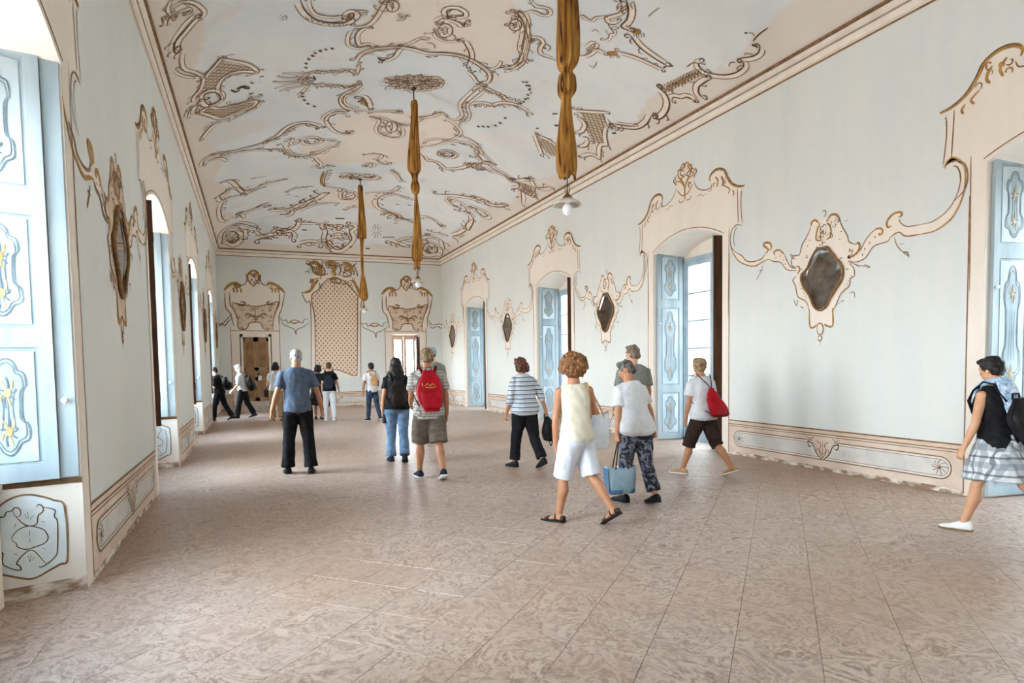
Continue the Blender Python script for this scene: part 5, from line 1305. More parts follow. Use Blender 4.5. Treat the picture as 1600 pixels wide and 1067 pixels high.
# palace wing across the court, its height and dark walls set to cut light
bt = thing('building', 'pale palace wing seen through the panes of the right windows', 'building', (XR+9, 12, -5))
wb = MB(); wb.box(XR+9, XR+15, -12, 38, -5, 17); mk('building_wall', wb, mottled('court_wall_plaster', (128, 122, 114), (146, 140, 132), 1.2, .8, .1, 0), bt)
rb = MB(); rb.hexa([(XR+8.4, -12.5, 17), (XR+15.6, -12.5, 17), (XR+15.6, 38.5, 17), (XR+8.4, 38.5, 17), (XR+11.5, -9, 19), (XR+12.5, -9, 19), (XR+12.5, 35, 19), (XR+11.5, 35, 19)]); mk('building_roof', rb, mottled('roof_tile_clay', (168, 128, 104), (190, 150, 124), 3, .8, .1, 0), bt)
M_WSH = mottled('far_window_shutter', (150, 164, 160), (170, 182, 178), 3, .6, .2, 0)
for i in range(8):
    for z in (-3.2, .6, 4.2, 8.4, 12.6):
        y = -4.5+i*4.6; m_ = MB(); m_.box(XR+8.93, XR+9.0, y-.75, y+.75, z-.15, z+2.25); m_.box(XR+8.85, XR+9, y-.9, y+.9, z-.3, z-.15); f_ = mk('building_window', m_, M_PALEP, bt)
        m_ = MB(); m_.box(XR+8.9, XR+8.94, y-.6, y-.02, z, z+2.1); m_.box(XR+8.9, XR+8.94, y+.02, y+.6, z, z+2.1); mk('window_shutter', m_, M_WSH, f_)
cg = MB(); cg.box(XR+.75, XR+9.0, -14, 40, -5.3, -5.0); struct(mk('courtyard_occluder', cg, mottled('court_gravel', (150, 144, 134), (172, 166, 156), 2, .9, .1, .1)))  # unseen court ground, added to block bright light from below the right windows

nt = MB(); nt.box(.27, .38, ZE+.094, ZE+.0975, 1.02, 1.18); tag(mk('paper_notice', nt, mottled('notice_paper', (236, 236, 230), (246, 246, 242), 20, .8, .1, 0), base=(.325, ZE+.096, 1.02)), 'small white paper notice stuck on the brown double door', 'notice')
# ================================================================== people
def lerp(a, b, t): return a+(b-a)*t
TMP = bpy.data.scenes.new('workbench')
def remeshed(mb, voxel, smooth=3, rough=0, freq=8):
    me = bpy.data.meshes.new('tmp'); me.from_pydata(mb.v, [], mb.f)
    ob = bpy.data.objects.new('tmp', me); TMP.collection.objects.link(ob)
    md = ob.modifiers.new('r', 'REMESH'); md.mode = 'VOXEL'; md.voxel_size = voxel; md.adaptivity = 0
    if smooth: sm = ob.modifiers.new('s', 'SMOOTH'); sm.factor = .5; sm.iterations = smooth
    vl = TMP.view_layers[0]; vl.update(); dg = vl.depsgraph; out = bpy.data.meshes.new_from_object(ob.evaluated_get(dg))
    bpy.data.objects.remove(ob); bpy.data.meshes.remove(me)
    if rough:
        ns = [v.normal.copy() for v in out.vertices]; cs = [v.co.copy() for v in out.vertices]
        for v, a, b in zip(out.vertices, ns, cs): v.co = b+a*(rough*noise.noise(b*freq))
    return out
def folds(me, amp, fx=9, fz=3.2):
    """cloth folds: long soft ridges"""
    n = len(me.vertices); co = np.empty(n*3, 'f'); no = np.empty(n*3, 'f')
    me.vertices.foreach_get('co', co); me.vertices.foreach_get('normal', no); co = co.reshape(-1, 3); no = no.reshape(-1, 3)
    N = noise.noise
    h = np.array([N((x*fx+z*2.5, y*fx-z*2, z*fz))+.55*N((x*fx*2.4+z*7, y*fx*2.4+z*5, z*fz*3+4)) for x, y, z in co.tolist()], 'f')
    co += no*(h*amp)[:, None]; me.vertices.foreach_set('co', co.ravel()); me.update()
def ell_sec(c, rx, ry, n=20, M=None, sq=2.4):
    out = []
    for j in range(n):
        t = 2*math.pi*j/n; cx, sy = math.cos(t), math.sin(t)
        x = math.copysign(abs(cx)**(2/sq), cx)*rx; y = math.copysign(abs(sy)**(2/sq), sy)*ry
        p = Vector((c[0]+x, c[1]+y, c[2])); out.append(M(p) if M else p)
    return out
EYE_W = mottled('eye_white', (232, 228, 222), (240, 236, 230), 5, .2, .5, 0); EYE_D = mottled('eye_iris', (40, 28, 20), (60, 42, 30), 30, .2, .5, 0)
LIPS = mottled('lip_skin', (168, 104, 92), (180, 116, 102), 20, .5, .3, 0)
class Person:
    def __init__(s, label, loc, head, H, L, R, aL, aR, lean=3, twist=0, hy=0, hp=0, fem=True, build=1.0, skin=None, vox=.008, toe=6, group=None):
        s.H = H; s.loc = Vector((loc[0], loc[1], 0)); s.rot = Matrix.Rotation(math.radians(head), 3, 'Z'); s.fem = fem; s.b = build; s.vox = vox
        s.skin = skin; s.root = thing('person', label, 'person', s.loc, group)
        s.lean, s.twist, s.hy, s.hp = (math.radians(q) for q in (lean, twist, hy, hp))
        s.hipw = .054 if fem else .05
        s.feet = []
        # legs: (thigh forward, knee flex, sideways, foot pitch or None to reach the ground)
        def leg(sg, spec, pitch):
            a, k, ab = (math.radians(q) for q in spec[:3])
            hip = Vector((sg*s.hipw*H, 0, -.01*H)); d1 = Vector((sg*math.sin(ab), math.sin(a), -math.cos(a))).normalized(); d2 = Vector((sg*math.sin(ab)*.8, math.sin(a-k), -math.cos(a-k))).normalized()
            knee = hip+d1*.245*H; ank = knee+d2*.232*H; yaw = math.radians(-sg*toe)
            fwd = Vector((-math.sin(yaw)*math.cos(pitch), math.cos(yaw)*math.cos(pitch), math.sin(pitch))); upv = Vector((math.sin(yaw)*math.sin(pitch), -math.cos(yaw)*math.sin(pitch), math.cos(pitch)))
            low = min((ank-upv*.043*H+fwd*q*H).z for q in (-.036, .112))
            return hip, knee, ank, fwd, upv, low
        pit = [math.radians(sp[3]) if sp[3] is not None else 0 for sp in (L, R)]
        lows = [leg(sg, sp, p)[5] for sg, sp, p in ((-1, L, pit[0]), (1, R, pit[1]))]
        for i, (sg, sp) in enumerate(((-1, L), (1, R))):
            if sp[3] is None:
                tgt = lows[1-i]
                best = min((abs(leg(sg, sp, math.radians(-q))[5]-tgt), q) for q in range(0, 76))
                pit[i] = math.radians(-best[1])
        s.legs = [leg(-1, L, pit[0]), leg(1, R, pit[1])]
        s.hz = -min(l[5] for l in s.legs)
        # arms: (forward swing, sideways, elbow flex, forearm inward)
        s.arms = []
        for sg, (sw, ab, el, inn) in ((-1, aL), (1, aR)):
            sw, ab, el, inn = (math.radians(q) for q in (sw, ab, el, inn))
            sh = Vector((sg*(.091 if fem else .104)*H*lerp(1, build, .4), -.004*H, .266*H))
            d1 = Vector((sg*math.sin(ab)*math.cos(sw), math.sin(sw), -math.cos(sw)*math.cos(ab))).normalized()
            d2 = Vector((sg*(math.sin(ab)*.6-math.sin(inn)), math.sin(sw+el), -math.cos(sw+el)*math.cos(ab))).normalized()
            elb = s.U(sh)+s.Ud(d1)*.165*H; wr = elb+s.Ud(d2)*.142*H
            s.arms.append((s.U(sh), elb, wr, s.Ud(d2), sg))
    # frames ---------------------------------------------------------------
    def Ud(s, d, k=1.0):
        d = Matrix.Rotation(s.twist*k, 3, 'Z') @ Vector(d); return Matrix.Rotation(-s.lean*k, 3, 'X') @ d
    def U(s, p):                            # torso frame (origin between the hips) -> body frame
        p = Vector(p); k = min(max((p.z/s.H+.02)/.17, 0), 1); k = k*k*(3-2*k)
        return s.Ud(p, k)
    def Hd(s, p):                           # head frame (origin at head centre)
        p = Matrix.Rotation(s.hy, 3, 'Z') @ (Matrix.Rotation(-s.hp, 3, 'X') @ Vector(p)); return s.U((0, .015*s.H, .408*s.H))+s.Ud(p)
    def W(s, p): return s.loc+s.rot @ (Vector(p)+Vector((0, 0, s.hz)))
    def wmb(s, mb): m = MB(); m.v = [tuple(s.W(p)) for p in mb.v]; m.f = mb.f; m.m = mb.m; return m
    def add(s, name, mb, mat, vox=None, smooth=3, fold=0, parent=None, rough=0, freq=8):
        mb = s.wmb(mb)
        me = remeshed(mb, vox, smooth, rough, freq) if vox else mb.mesh(name)
        if fold: folds(me, fold)
        me.name = name
        return put(name, me, mat, parent or s.root, True)
    # body -----------------------------------------------------------------
    def torso(s, mb, z0, z1, ease, top=True, flare=0):
        H = s.H; f = s.fem; b = s.b
        T = [(-.05, .07, .06, 0), (-.02, .1 if f else .092, .07, -.006), (.03, .098 if f else .09, .068, -.004), (.07, .086, .062, 0), (.115, .076 if f else .083, .057, .002), (.17, .081 if f else .09, .062, .004),
             (.22, .086 if f else .098, .067, .006), (.255, .086 if f else .099, .061, .002), (.28, .076 if f else .088, .05, -.004), (.302, .058 if f else .066, .041, -.007), (.32, .042, .037, -.006), (.337, .034, .035, -.003)]
        def at(z):
            for (a, *A), (c, *B_) in zip(T, T[1:]):
                if a <= z <= c: t = (z-a)/(c-a); return [lerp(p, q, t) for p, q in zip(A, B_)]
            return list(T[0][1:]) if z < T[0][0] else list(T[-1][1:])
        zs = sorted(set([z0, z1]+[t[0] for t in T if z0 < t[0] < z1])); secs = []
        for z in zs:
            w, d, y = at(z); bb = lerp(1, b, min(1, max(0, (.3-z)/.12))); g = flare*max(0, (.1-z)/.15)
            secs.append(ell_sec((0, y*H, z*H), w*H*bb+ease+g, d*H*(bb*1.05)+ease+g, 22, s.U))
        mb.loft(secs)
    def hand(s, mb, i, curl, vox):
        sh, el, wr, d, sg = s.arms[i]; H = s.H; k = H/1.7
        ax = s.Ud((0, 1, 0)); out = s.Ud((sg, 0, 0))
        nrm = (-out-d*(-out).dot(d)).normalized()          # palm faces the thigh
        side = d.cross(nrm).normalized()
        if side.dot(ax) < 0: side = -side                   # side points forward: thumb edge
        def P(a, b, c): return wr+(d*a+side*b+nrm*c)*k
        mb.loft([[P(a, w*math.cos(t), c+th*math.sin(t)) for t in (2*math.pi*j/12 for j in range(12))] for a, w, th, c in ((-.01, .022, .017, 0), (.02, .031, .016, .002), (.055, .039, .014, .003), (.085, .038, .012, .003), (.092, .03, .008, .003))])
        for q, (b, L) in enumerate(((.029, .066), (.0098, .075), (-.0098, .07), (-.029, .055))):
            a1 = curl*(.75+.12*q); p0 = (.078, b, .003); pts = [P(*p0)]; ang = .1; a_, c_ = p0[0], p0[2]
            for j, seg in enumerate((.46, .3, .24)):
                ang += a1*(1, 1.15, .7)[j]; a_ += L*seg*math.cos(ang); c_ += L*seg*math.sin(ang); pts.append(P(a_, b*(1+.03*(j+1)), c_))
            mb.tube(pts, [.0088*k, .0082*k, .0076*k, .006*k], 8); mb.ell(pts[-1], .006*k, 8, 6)
        th = [P(.015, .024, .004), P(.042, .044, .014), P(.066, .05, .026+.01*curl), P(.086, .046, .034+.012*curl)]
        mb.tube(th, [.0125*k, .0108*k, .0092*k, .0068*k], 8); mb.ell(th[-1], .0068*k, 8, 6)
        return P(.075, 0, .03)
    def body(s, curl=(.45, .45), cover=(1, 1)):
        H = s.H; mb = MB(); s.torso(mb, -.05, .335, -.016)
        mb.tube([s.U((0, -.006*H, .29*H)), s.U((0, -.002*H, .335*H)), lerp(s.U((0, .004*H, .37*H)), s.Hd((0, -.012*H, -.03*H)), .5), s.Hd((0, -.01*H, -.005*H))], [.044*H, .036*H, .033*H, .034*H], 16)
        for hip, kn, an, fw_, up_, lo in s.legs:
            d1 = kn-hip; d2 = an-kn; back = -fw_
            bk = Vector((0, -1, 0))
            mb.tube([hip+Vector((0, 0, .02*H)), hip+d1*.2, hip+d1*.6, kn, kn+d2*.12+bk*.004*H, kn+d2*.33+bk*.011*H, kn+d2*.65+bk*.004*H, an, an-up_*.012*H],
                    [r*c for r, c in zip((.05*H*s.b, .049*H*s.b, .041*H, .0315*H, .030*H, .0345*H, .026*H, .0195*H, .02*H), [cover[0]]*3+[(cover[0]+cover[1])/2]+[cover[1]]*3+[1, 1])], 16)
            foot = []
            for q, w, h, zz in ((-.036, .014, .02, -.022), (-.022, .021, .026, -.018), (.01, .022, .026, -.018), (.045, .025, .018, -.026), (.08, .028, .012, -.031), (.102, .022, .009, -.033), (.112, .012, .006, -.035)):
                c = an+fw_*q*H+up_*zz*H; sd = fw_.cross(up_)
                foot.append([c+sd*(w*H*math.cos(t))+up_*(h*H*math.sin(t)*(1 if math.sin(t) > 0 else .55)) for t in (2*math.pi*j/12 for j in range(12))])
            mb.loft(foot)
        s.grip = []
        for i, (sh, el, wr, d, sg) in enumerate(s.arms):
            mb.ell(sh, (.028*H, .029*H, .028*H)); d1 = el-sh; d2 = wr-el
            mb.tube([sh, sh+d1*.3, sh+d1*.7, el, el+d2*.25, el+d2*.7, wr, wr+d2*.05], [.027*H, .0265*H, .0235*H, .0212*H, .0225*H, .0175*H, .0145*H, .0145*H], 14)
            s.grip.append(s.hand(mb, i, curl[i], s.vox))
        # head: skull, jaw, nose, ears
        mb.ell(s.Hd((0, -.004*H, .012*H)), (.043*H, .055*H, .053*H), 22, 14); q = MB()
        mb.ell(s.Hd((0, .014*H, -.022*H)), (.034*H, .037*H, .036*H), 18, 12); mb.ell(s.Hd((0, .032*H, -.044*H)), (.017*H, .015*H, .013*H))
        mb.ell(s.Hd((0, .05*H, -.016*H)), (.0075*H, .012*H, .0085*H), 10, 8); mb.tube([s.Hd((0, .049*H, .008*H)), s.Hd((0, .055*H, -.012*H))], [.005*H, .0075*H], 8)
        for sg in (1, -1):
            mb.ell(s.Hd((sg*.044*H, -.004*H, -.006*H)), (.006*H, .011*H, .018*H), 10, 8, (Matrix.Rotation(s.hy+s.twist, 3, 'Z')))
            mb.ell(s.Hd((sg*.02*H, .043*H, .014*H)), (.012*H, .007*H, .004*H), 8, 6)
        o = s.add('body', mb, s.skin, s.vox, 2)
        for sg in (1, -1):
            e_ = MB(); e_.ell(s.Hd((sg*.0175*H, .0410*H, .003*H)), .0056*H, 10, 8); eo = s.add('eye', e_, EYE_W)
            e2 = MB(); e2.ell(s.Hd((sg*.0175*H, .0441*H, .003*H)), .0034*H, 8, 6); s.add('iris', e2, EYE_D, parent=eo)
        l_ = MB(); l_.ell(s.Hd((0, .0475*H, -.034*H)), (.012*H, .006*H, .004*H), 10, 6); s.add('lips', l_, LIPS)
        return o
    def hair(s, kind, mat, name='hair'):
        H = s.H; mb = MB(); E = lambda c, r: mb.ell(s.Hd([q*H for q in c]), [q*H for q in r], 20, 14)
        if kind == 'short':
            E((0, -.013, .022), (.0515, .058, .053)); E((0, -.032, -.01), (.046, .038, .038)); E((0, .012, .048), (.038, .042, .023)); fq, vx, am = 30, .007, .012
        elif kind == 'thin':
            E((0, -.009, .019), (.0455, .054, .0485)); E((0, -.028, -.012), (.04, .034, .034)); fq, vx, am = 26, .007, .005
        elif kind == 'curly':
            E((0, -.014, .022), (.074, .066, .062)); E((0, -.03, -.014), (.074, .056, .052)); rr = random.Random(5)
            for _ in range(190):
                a_, b_ = rr.uniform(0, 6.283), rr.uniform(-.75, 1); cb = math.sqrt(1-b_*b_); x_, y_ = cb*math.cos(a_), cb*math.sin(a_)
                if y_ > .45 and b_ < .55: continue
                E((x_*.077, y_*.066-.017, b_*.07+.01), (rr.uniform(.012, .02),)*3)
            fq, vx, am = 60, .0062, .012
        elif kind == 'bob':
            E((0, -.012, .02), (.058, .06, .055)); E((0, -.028, -.02), (.068, .046, .052)); E((0, -.024, -.046), (.07, .04, .032)); E((0, .015, .048), (.042, .038, .022)); fq, vx, am = 30, .008, .022
        elif kind == 'long':
            E((0, -.01, .018), (.056, .06, .054)); E((0, -.022, -.02), (.06, .046, .05))
            secs = []
            for z, w, d, y in ((0, .056, .04, -.02), (-.05, .068, .042, -.03), (-.1, .078, .036, -.046), (-.15, .078, .028, -.06), (-.195, .066, .02, -.066), (-.22, .04, .012, -.066)):
                c = s.Hd((0, 0, 0)); secs.append([c+s.Ud((w*H*math.cos(t), y*H+d*H*math.sin(t), z*H)) for t in (2*math.pi*j/18 for j in range(18))])
            mb.loft(secs); fq, vx, am = 14, .009, .012
        elif kind == 'cap':
            E((0, -.009, .023), (.052, .062, .05)); mb.ell(s.Hd((0, .055*H, .022*H)), (.036*H, .034*H, .007*H)); fq, vx, am = 5, .007, 0
        m = s.wmb(mb); me = remeshed(m, vx, 2, am, fq); me.name = name; return put(name, me, mat, s.root, True)
    # clothes ----------------------------------------------------------------
    def top(s, mat, hem=-.03, sleeve=.6, ease=.02, name='shirt', neck=.322, fold=.012, flare=0.0):
        mb = MB(); s.torso(mb, hem, neck, ease, flare=flare); H = s.H
        for sh, el, wr, d, sg in s.arms:
            if sleeve <= 0: continue
            pts = [s.U((sg*.04*H, -.004*H, .282*H)), lerp(s.U((sg*.04*H, -.004*H, .282*H)), sh, .6), sh]; rad = [.026*H+ease*.4, .029*H+ease*.5, .031*H+ease*.5]
            d1 = el-sh
            if sleeve <= 1: pts += [sh+d1*sleeve*.6, sh+d1*sleeve]; rad += [.031*H+ease*.6, .031*H+ease*.75]
            else: pts += [sh+d1*.6, el, lerp(el, wr, sleeve-1)]; rad += [.029*H+ease*.5, .026*H+ease*.5, .021*H+ease*.5]
            mb.tube(pts, rad, 16)
        return s.add(name, mb, mat, max(s.vox, .009), 4, fold)
    def bottoms(s, mat, end=2.0, ease=.016, flare=.01, name='trousers', waist=.07, fold=.012):
        H = s.H; mb = MB(); s.torso(mb, -.045, waist, min(ease*.45, .009))
        for sg in (-1, 1): mb.ell(s.U((sg*.045*H, -.04*H, -.018*H)), (.052*H*s.b, .042*H, .05*H))
        for hip, kn, an, fw_, up_, lo in s.legs:
            P = [hip+Vector((0, 0, .02*H))]; R = [.056*H*s.b+ease*.5]; d1 = kn-hip; d2 = an-kn
            if end <= 1:
                for t in (.3, .65, 1): P.append(hip+d1*end*t); R.append(lerp(.055*s.b, .036, end*t)*H+ease+flare*t)
            else:
                for t in (.3, .7): P.append(hip+d1*t); R.append(lerp(.055*s.b, .035, t)*H+ease*.9)
                P.append(kn); R.append(.034*H+ease)
                for t in (.35, .7, 1): P.append(kn+d2*(end-1)*t); R.append(lerp(.034, .026, t*(end-1))*H+ease+flare*t*t)
            mb.tube(P, R, 18)
        return s.add(name, mb, mat, max(s.vox, .009), 4, fold)
    def skirt(s, mat, length, flare=.05, waist=.08, ease=.016, name='skirt', fold=.03):
        H = s.H; mb = MB(); secs = []
        kx = [(l[1]+l[0])*.5 for l in s.legs]; mid = (kx[0]+kx[1])*.5; yr = abs(kx[0].y-kx[1].y)*.5
        for i in range(7):
            t = i/6; z = lerp(waist, -length, t)*H
            w = lerp(.086 if s.fem else .09, .105, min(1, t*2.2))*H*s.b+ease+flare*t; d = lerp(.066, .078, min(1, t*2))*H*s.b+ease+flare*t+yr*t*.75
            sec = ell_sec((0, mid.y*t*.5, z), w, d, 36, None)
            secs.append([s.U(p) if z > 0 else p for p in sec])
        mb.loft(secs); return s.add(name, mb, mat, max(s.vox, .009), 4, fold)
    def shoes(s, mat, sole, style='shoe'):
        H = s.H
        for hip, kn, an, fw_, up_, lo in s.legs:
            sd = fw_.cross(up_); mb = MB(); so = MB()
            def sec(q, w, h, zz, up1, dn): c = an+fw_*q*H+up_*zz*H; return [c+sd*(w*H*math.cos(t))+up_*((up1 if math.sin(t) > 0 else dn)*H*math.sin(t)) for t in (2*math.pi*j/14 for j in range(14))]
            prof = ((-.043, .015, 0, -.026, .016, .014), (-.034, .025, 0, -.022, .036, .019), (-.005, .027, 0, -.022, .042, .019), (.03, .028, 0, -.026, .03, .015), (.07, .031, 0, -.03, .016, .011), (.1, .026, 0, -.032, .012, .009), (.117, .014, 0, -.034, .008, .007))
            if style == 'shoe': mb.loft([sec(*p) for p in prof])
            else:                                            # sandal: straps over the bare foot
                mb.loft([sec(q, w, 0, zz, h, d_) for q, w, zz, h, d_ in ((.055, .0295, -.028, .0185, .01), (.085, .030, -.031, .0145, .008))])
                mb.loft([sec(q, w, 0, zz, h, d_) for q, w, zz, h, d_ in ((.008, .0245, -.02, .031, .012), (.018, .0255, -.02, .029, .012))])
                mb.loft([sec(q, w, 0, zz, h, d_) for q, w, zz, h, d_ in ((-.04, .019, -.022, .018, .012), (-.022, .0235, -.02, .024, .014))])
            o = s.add('shoe' if style == 'shoe' else 'sandal', mb, mat)
            pts = [(-.044, .016), (-.032, .026), (0, .0275), (.035, .029), (.07, .032), (.1, .027), (.12, .014)]
            ring = [an+fw_*q*H+sd*w*H for q, w in pts]+[an+fw_*q*H-sd*w*H for q, w in pts[::-1]]; k = len(ring)
            so.v = [p-up_*.034*H for p in ring]+[p-up_*.0435*H for p in ring]; so.f = [tuple(range(k)), tuple(range(2*k-1, k-1, -1))]+[(i, (i+1) % k, k+(i+1) % k, k+i) for i in range(k)]; so.m = [0]*len(so.f)
            s.add('sole', so, sole, parent=o)
    # what they carry ----------------------------------------------------------
    def carried(s, name, label, base_body, group=None, cat='bag'):
        return thing(name, label, cat, s.W(base_body), group)
    def backpack(s, label, mat, smat, w=.30, h=.42, d=.15, z=.05, name='backpack', pocket=True, group=None, dx=0, gap=.02, droop=0, logo=None):
        H = s.H; bd = (.066*H*s.b+.03+gap); zc0 = z*H
        base = s.U((dx, -bd-d*.5, zc0)); t = s.carried(name, label, base, group); mb = MB(); secs = []
        for i in range(11):
            f = i/10; e_ = math.sin(math.pi*min(max(f, .0), 1))**.42 if 0 < f < 1 else .3
            ww = w*.5*lerp(1.04, .84, f)*max(e_, .5); dd = d*.5*max(e_, .5)*lerp(1.12, .78, f)
            secs.append(ell_sec((dx, -bd-d*.5-droop*(1-f), zc0+h*f), ww, dd, 24, s.U, 3.4))
        mb.loft(secs); s.add('bag_body', mb, mat, max(.008, s.vox), 3, .006, parent=t)
        if pocket:
            pm = MB(); pm.loft([ell_sec((dx, -bd-d-droop*.7-.004, zc0+h*f), w*.36*k, .035*k, 18, s.U, 3.2) for f, k in ((.08, .6), (.12, .95), (.3, 1), (.46, .95), (.5, .6))]); po = s.add('front_pocket', pm, mat, max(.008, s.vox), 2, parent=t)
            zp = MB(); zp.tube([s.U((dx-w*.3, -bd-d-.028-droop*.7, zc0+h*.44)), s.U((dx, -bd-d-.042-droop*.7, zc0+h*.455)), s.U((dx+w*.3, -bd-d-.028-droop*.7, zc0+h*.44))], .004, 6); s.add('zip', zp, smat, parent=po)
            z2 = MB(); z2.tube([s.U((dx+w*.47*math.cos(q), -bd-d*.62, zc0+h*(.55+.38*math.sin(q)))) for q in (math.pi*j/8 for j in range(9))], .0045, 6); s.add('zip', z2, smat, parent=t)
        for sg in (-1, 1):
            x = sg*.062*H; st = MB()
            st.tube([s.U((x*.7, -bd-.01, zc0+h*.93)), s.U((x*.95, -.05*H, .325*H)), s.U((x*1.05, .0, .343*H)), s.U((x*1.1, .062*H, .30*H)), s.U((x*1.25, .085*H+.012, .24*H)), s.U((x*1.6, .055*H, .17*H)), s.U((sg*.108*H, -.01*H, .12*H)), s.U((sg*.085*H, -bd, zc0+h*.12))], [.02, .022, .023, .023, .022, .018, .012, .01], 10, flat=.35)
            s.add('strap', st, smat, parent=t)
        hd = MB(); hd.tube([s.U((dx-.035, -bd-.03, zc0+h*.97)), s.U((dx-.03, -bd-.03, zc0+h+.035)), s.U((dx+.03, -bd-.03, zc0+h+.035)), s.U((dx+.035, -bd-.03, zc0+h*.97))], .008, 8); s.add('top_handle', hd, smat, parent=t)
        if logo:
            lg = MB()
            for q in logo:
                for (a, b), (c, e_) in zip(q, q[1:]): lg.tube([s.U((dx+a, -bd-d-droop*.5-.012, zc0+h*.5+b)), s.U((dx+c, -bd-d-droop*.5-.012, zc0+h*.5+e_))], .0045, 6)
            s.add('logo', lg, M_LOGO, parent=t)
        return t
    def tote(s, label, mat, smat, hand=0, w=.36, h=.30, d=.12, drop=.22, yaw=0, name='tote_bag', side=None, at=None, off=(0, 0, 0), group=None, strap_to=None, bottom=None):
        top = Vector(at) if at is not None else s.grip[hand]; top = top+Vector(off)
        cy, sy = math.cos(math.radians(yaw)), math.sin(math.radians(yaw))
        P = lambda a, b, c: top+Vector((a*cy-b*sy, a*sy+b*cy, c))
        t = s.carried(name, label, P(0, 0, -drop-h), group); mb = MB(); secs = []
        prof = ((0, .80, .9), (.02, .86, 1), (.3, .92, 1), (.7, .97, .9), (1, 1, .62)); n = 28
        ring = lambda f, kx, ky, g: [P((w*.5*kx-g)*math.copysign(abs(math.cos(q))**.4, math.cos(q)), (d*.5*ky-g)*math.copysign(abs(math.sin(q))**.4, math.sin(q)), -drop-h+h*f+(.012*math.cos(2*q) if f == 1 else 0)) for q in (2*math.pi*j/n for j in range(n))]
        secs = [ring(f, kx, ky, 0) for f, kx, ky in prof]+[ring(f, kx, ky, .006) for f, kx, ky in prof[::-1]]
        mb.loft(secs); o = s.add('bag_body', mb, mat, None, fold=.008, parent=t)
        if bottom: bb = MB(); bb.loft([ring(f, kx*1.012, ky*1.02, -.001) for f, kx, ky in ((-.004, .80, .9), (.02, .86, 1), (.16, .89, 1))]); s.add('bag_base', bb, bottom, parent=t)
        if side:
            sm = MB(); q = [(-w*.5*.98, 1), (-w*.5*.9, .03)]
            sm.loft([[P(-w*.5*k-.004, d*.46*g, -drop-h+h*f) for g in (-1, -.5, 0, .5, 1)] for f, k in ((.02, .86), (.3, .92), (.7, .97), (.99, 1))], closed=False); s.add('side_panel', sm, side, parent=t)
        for sg in (-1, 1):
            hm = MB(); y = sg*d*.3; tp = strap_to and Vector(strap_to)
            pts = [P(-w*.22, y, -drop-.05), P(-w*.2, y*.95, -drop+.01), P(-w*.13, y*.6, -drop*.45), P(-.02, y*.2, -.01), P(.02, y*.2, -.01), P(w*.13, y*.6, -drop*.45), P(w*.2, y*.95, -drop+.01), P(w*.22, y, -drop-.05)] if not tp else [P(-w*.22, y, -drop-.05), P(-w*.2, y, -drop+.01), tp+Vector((-.03, y*.4-.03, -.03)), tp+Vector((0, y*.3, .012)), P(w*.2, y, -drop+.01), P(w*.22, y, -drop-.05)]
            hm.tube(spline(pts, 4), .008, 8, flat=.7); s.add('handle', hm, smat, parent=t)
        return t

def cloth(name, c1, c2=None, scale=18, rough=.8, weave=True):
    c2 = c2 or tuple(min(255, x*1.12+4) for x in c1); return mottled(name, c1, c2, scale, rough, .15, .25 if weave else .08, 180, .003)
def striped(name, ca, cb, freq, axis=2, duty=.5, cc=None):
    t = NT(name); sep = t.n('ShaderNodeSeparateXYZ'); v = t.obj(); nz = t.noise(v, 6, 2); t.l(v, sep.inputs[0])
    z = t.math('ADD', sep.outputs[axis], t.math('MULTIPLY', nz, .02)); f = t.math('FRACT', t.math('MULTIPLY', z, freq))
    col = t.mix(t.math('LESS_THAN', f, duty), lin(ca), lin(cb))
    if cc: col = t.mix(t.math('MULTIPLY', t.math('LESS_THAN', t.math('FRACT', t.math('MULTIPLY', z, freq*.5)), .18), .8), col, lin(cc))
    t.bump(t.noise(v, 150, 2), .2, .003); return t.fin(col, .85, .15)
def plaid(name, base, ca, cb, fx=9, fz=9, wa=.3, wb=.12):
    t = NT(name); sep = t.n('ShaderNodeSeparateXYZ'); v = t.obj(); t.l(v, sep.inputs[0]); nz = t.math('MULTIPLY', t.noise(v, 5, 2), .03)
    xx = t.math('ADD', t.math('ADD', sep.outputs[0], sep.outputs[1]), nz); zz = t.math('ADD', sep.outputs[2], nz); col = lin(base)
    for q, fr in ((xx, fx), (zz, fz)):
        f = t.math('FRACT', t.math('MULTIPLY', q, fr)); col = t.mix(t.math('MULTIPLY', t.math('LESS_THAN', f, wa), .5), col, lin(ca)); col = t.mix(t.math('MULTIPLY', t.math('LESS_THAN', t.math('FRACT', t.math('ADD', f, .4)), wb), .65), col, lin(cb))
    return t.fin(col, .85, .15)
def printed(name, base, ca, cb, scale):
    t = NT(name); v = t.obj(); a = t.noise(v, scale, 3, 1.2); b = t.noise(v, scale*1.7, 3, 2); col = t.mix(t.ramp(a, [(.5, (0, 0, 0, 1)), (.56, (1, 1, 1, 1))]), lin(base), lin(ca)); col = t.mix(t.ramp(b, [(.56, (0, 0, 0, 1)), (.6, (1, 1, 1, 1))]), col, lin(cb))
    return t.fin(col, .85, .15)
def hairmat(name, c1, c2, scale=50): return mottled(name, c1, c2, scale, .55, .35, .6, 90, .006, stretch=(1, 1, .35), lo=.38, hi=.62)
def skinmat(name, c1, c2): 
    t = NT(name); f = t.noise(t.pos(), 14, 3); m = t.fin(t.ramp(f, [(.3, lin(c1)), (.7, lin(c2))]), .5, .35); t.b.inputs['Subsurface Weight'].default_value = .06; t.b.inputs['Subsurface Radius'].default_value = (.01, .004, .002); return m
SK1 = skinmat('skin_tanned', (176, 122, 90), (190, 136, 102)); SK2 = skinmat('skin_fair', (206, 158, 130), (218, 172, 144)); SK3 = skinmat('skin_brown', (150, 98, 68), (166, 112, 80))
M_LOGO = mottled('logo_thread', (206, 160, 90), (222, 180, 110), 10, .6, .2, 0)
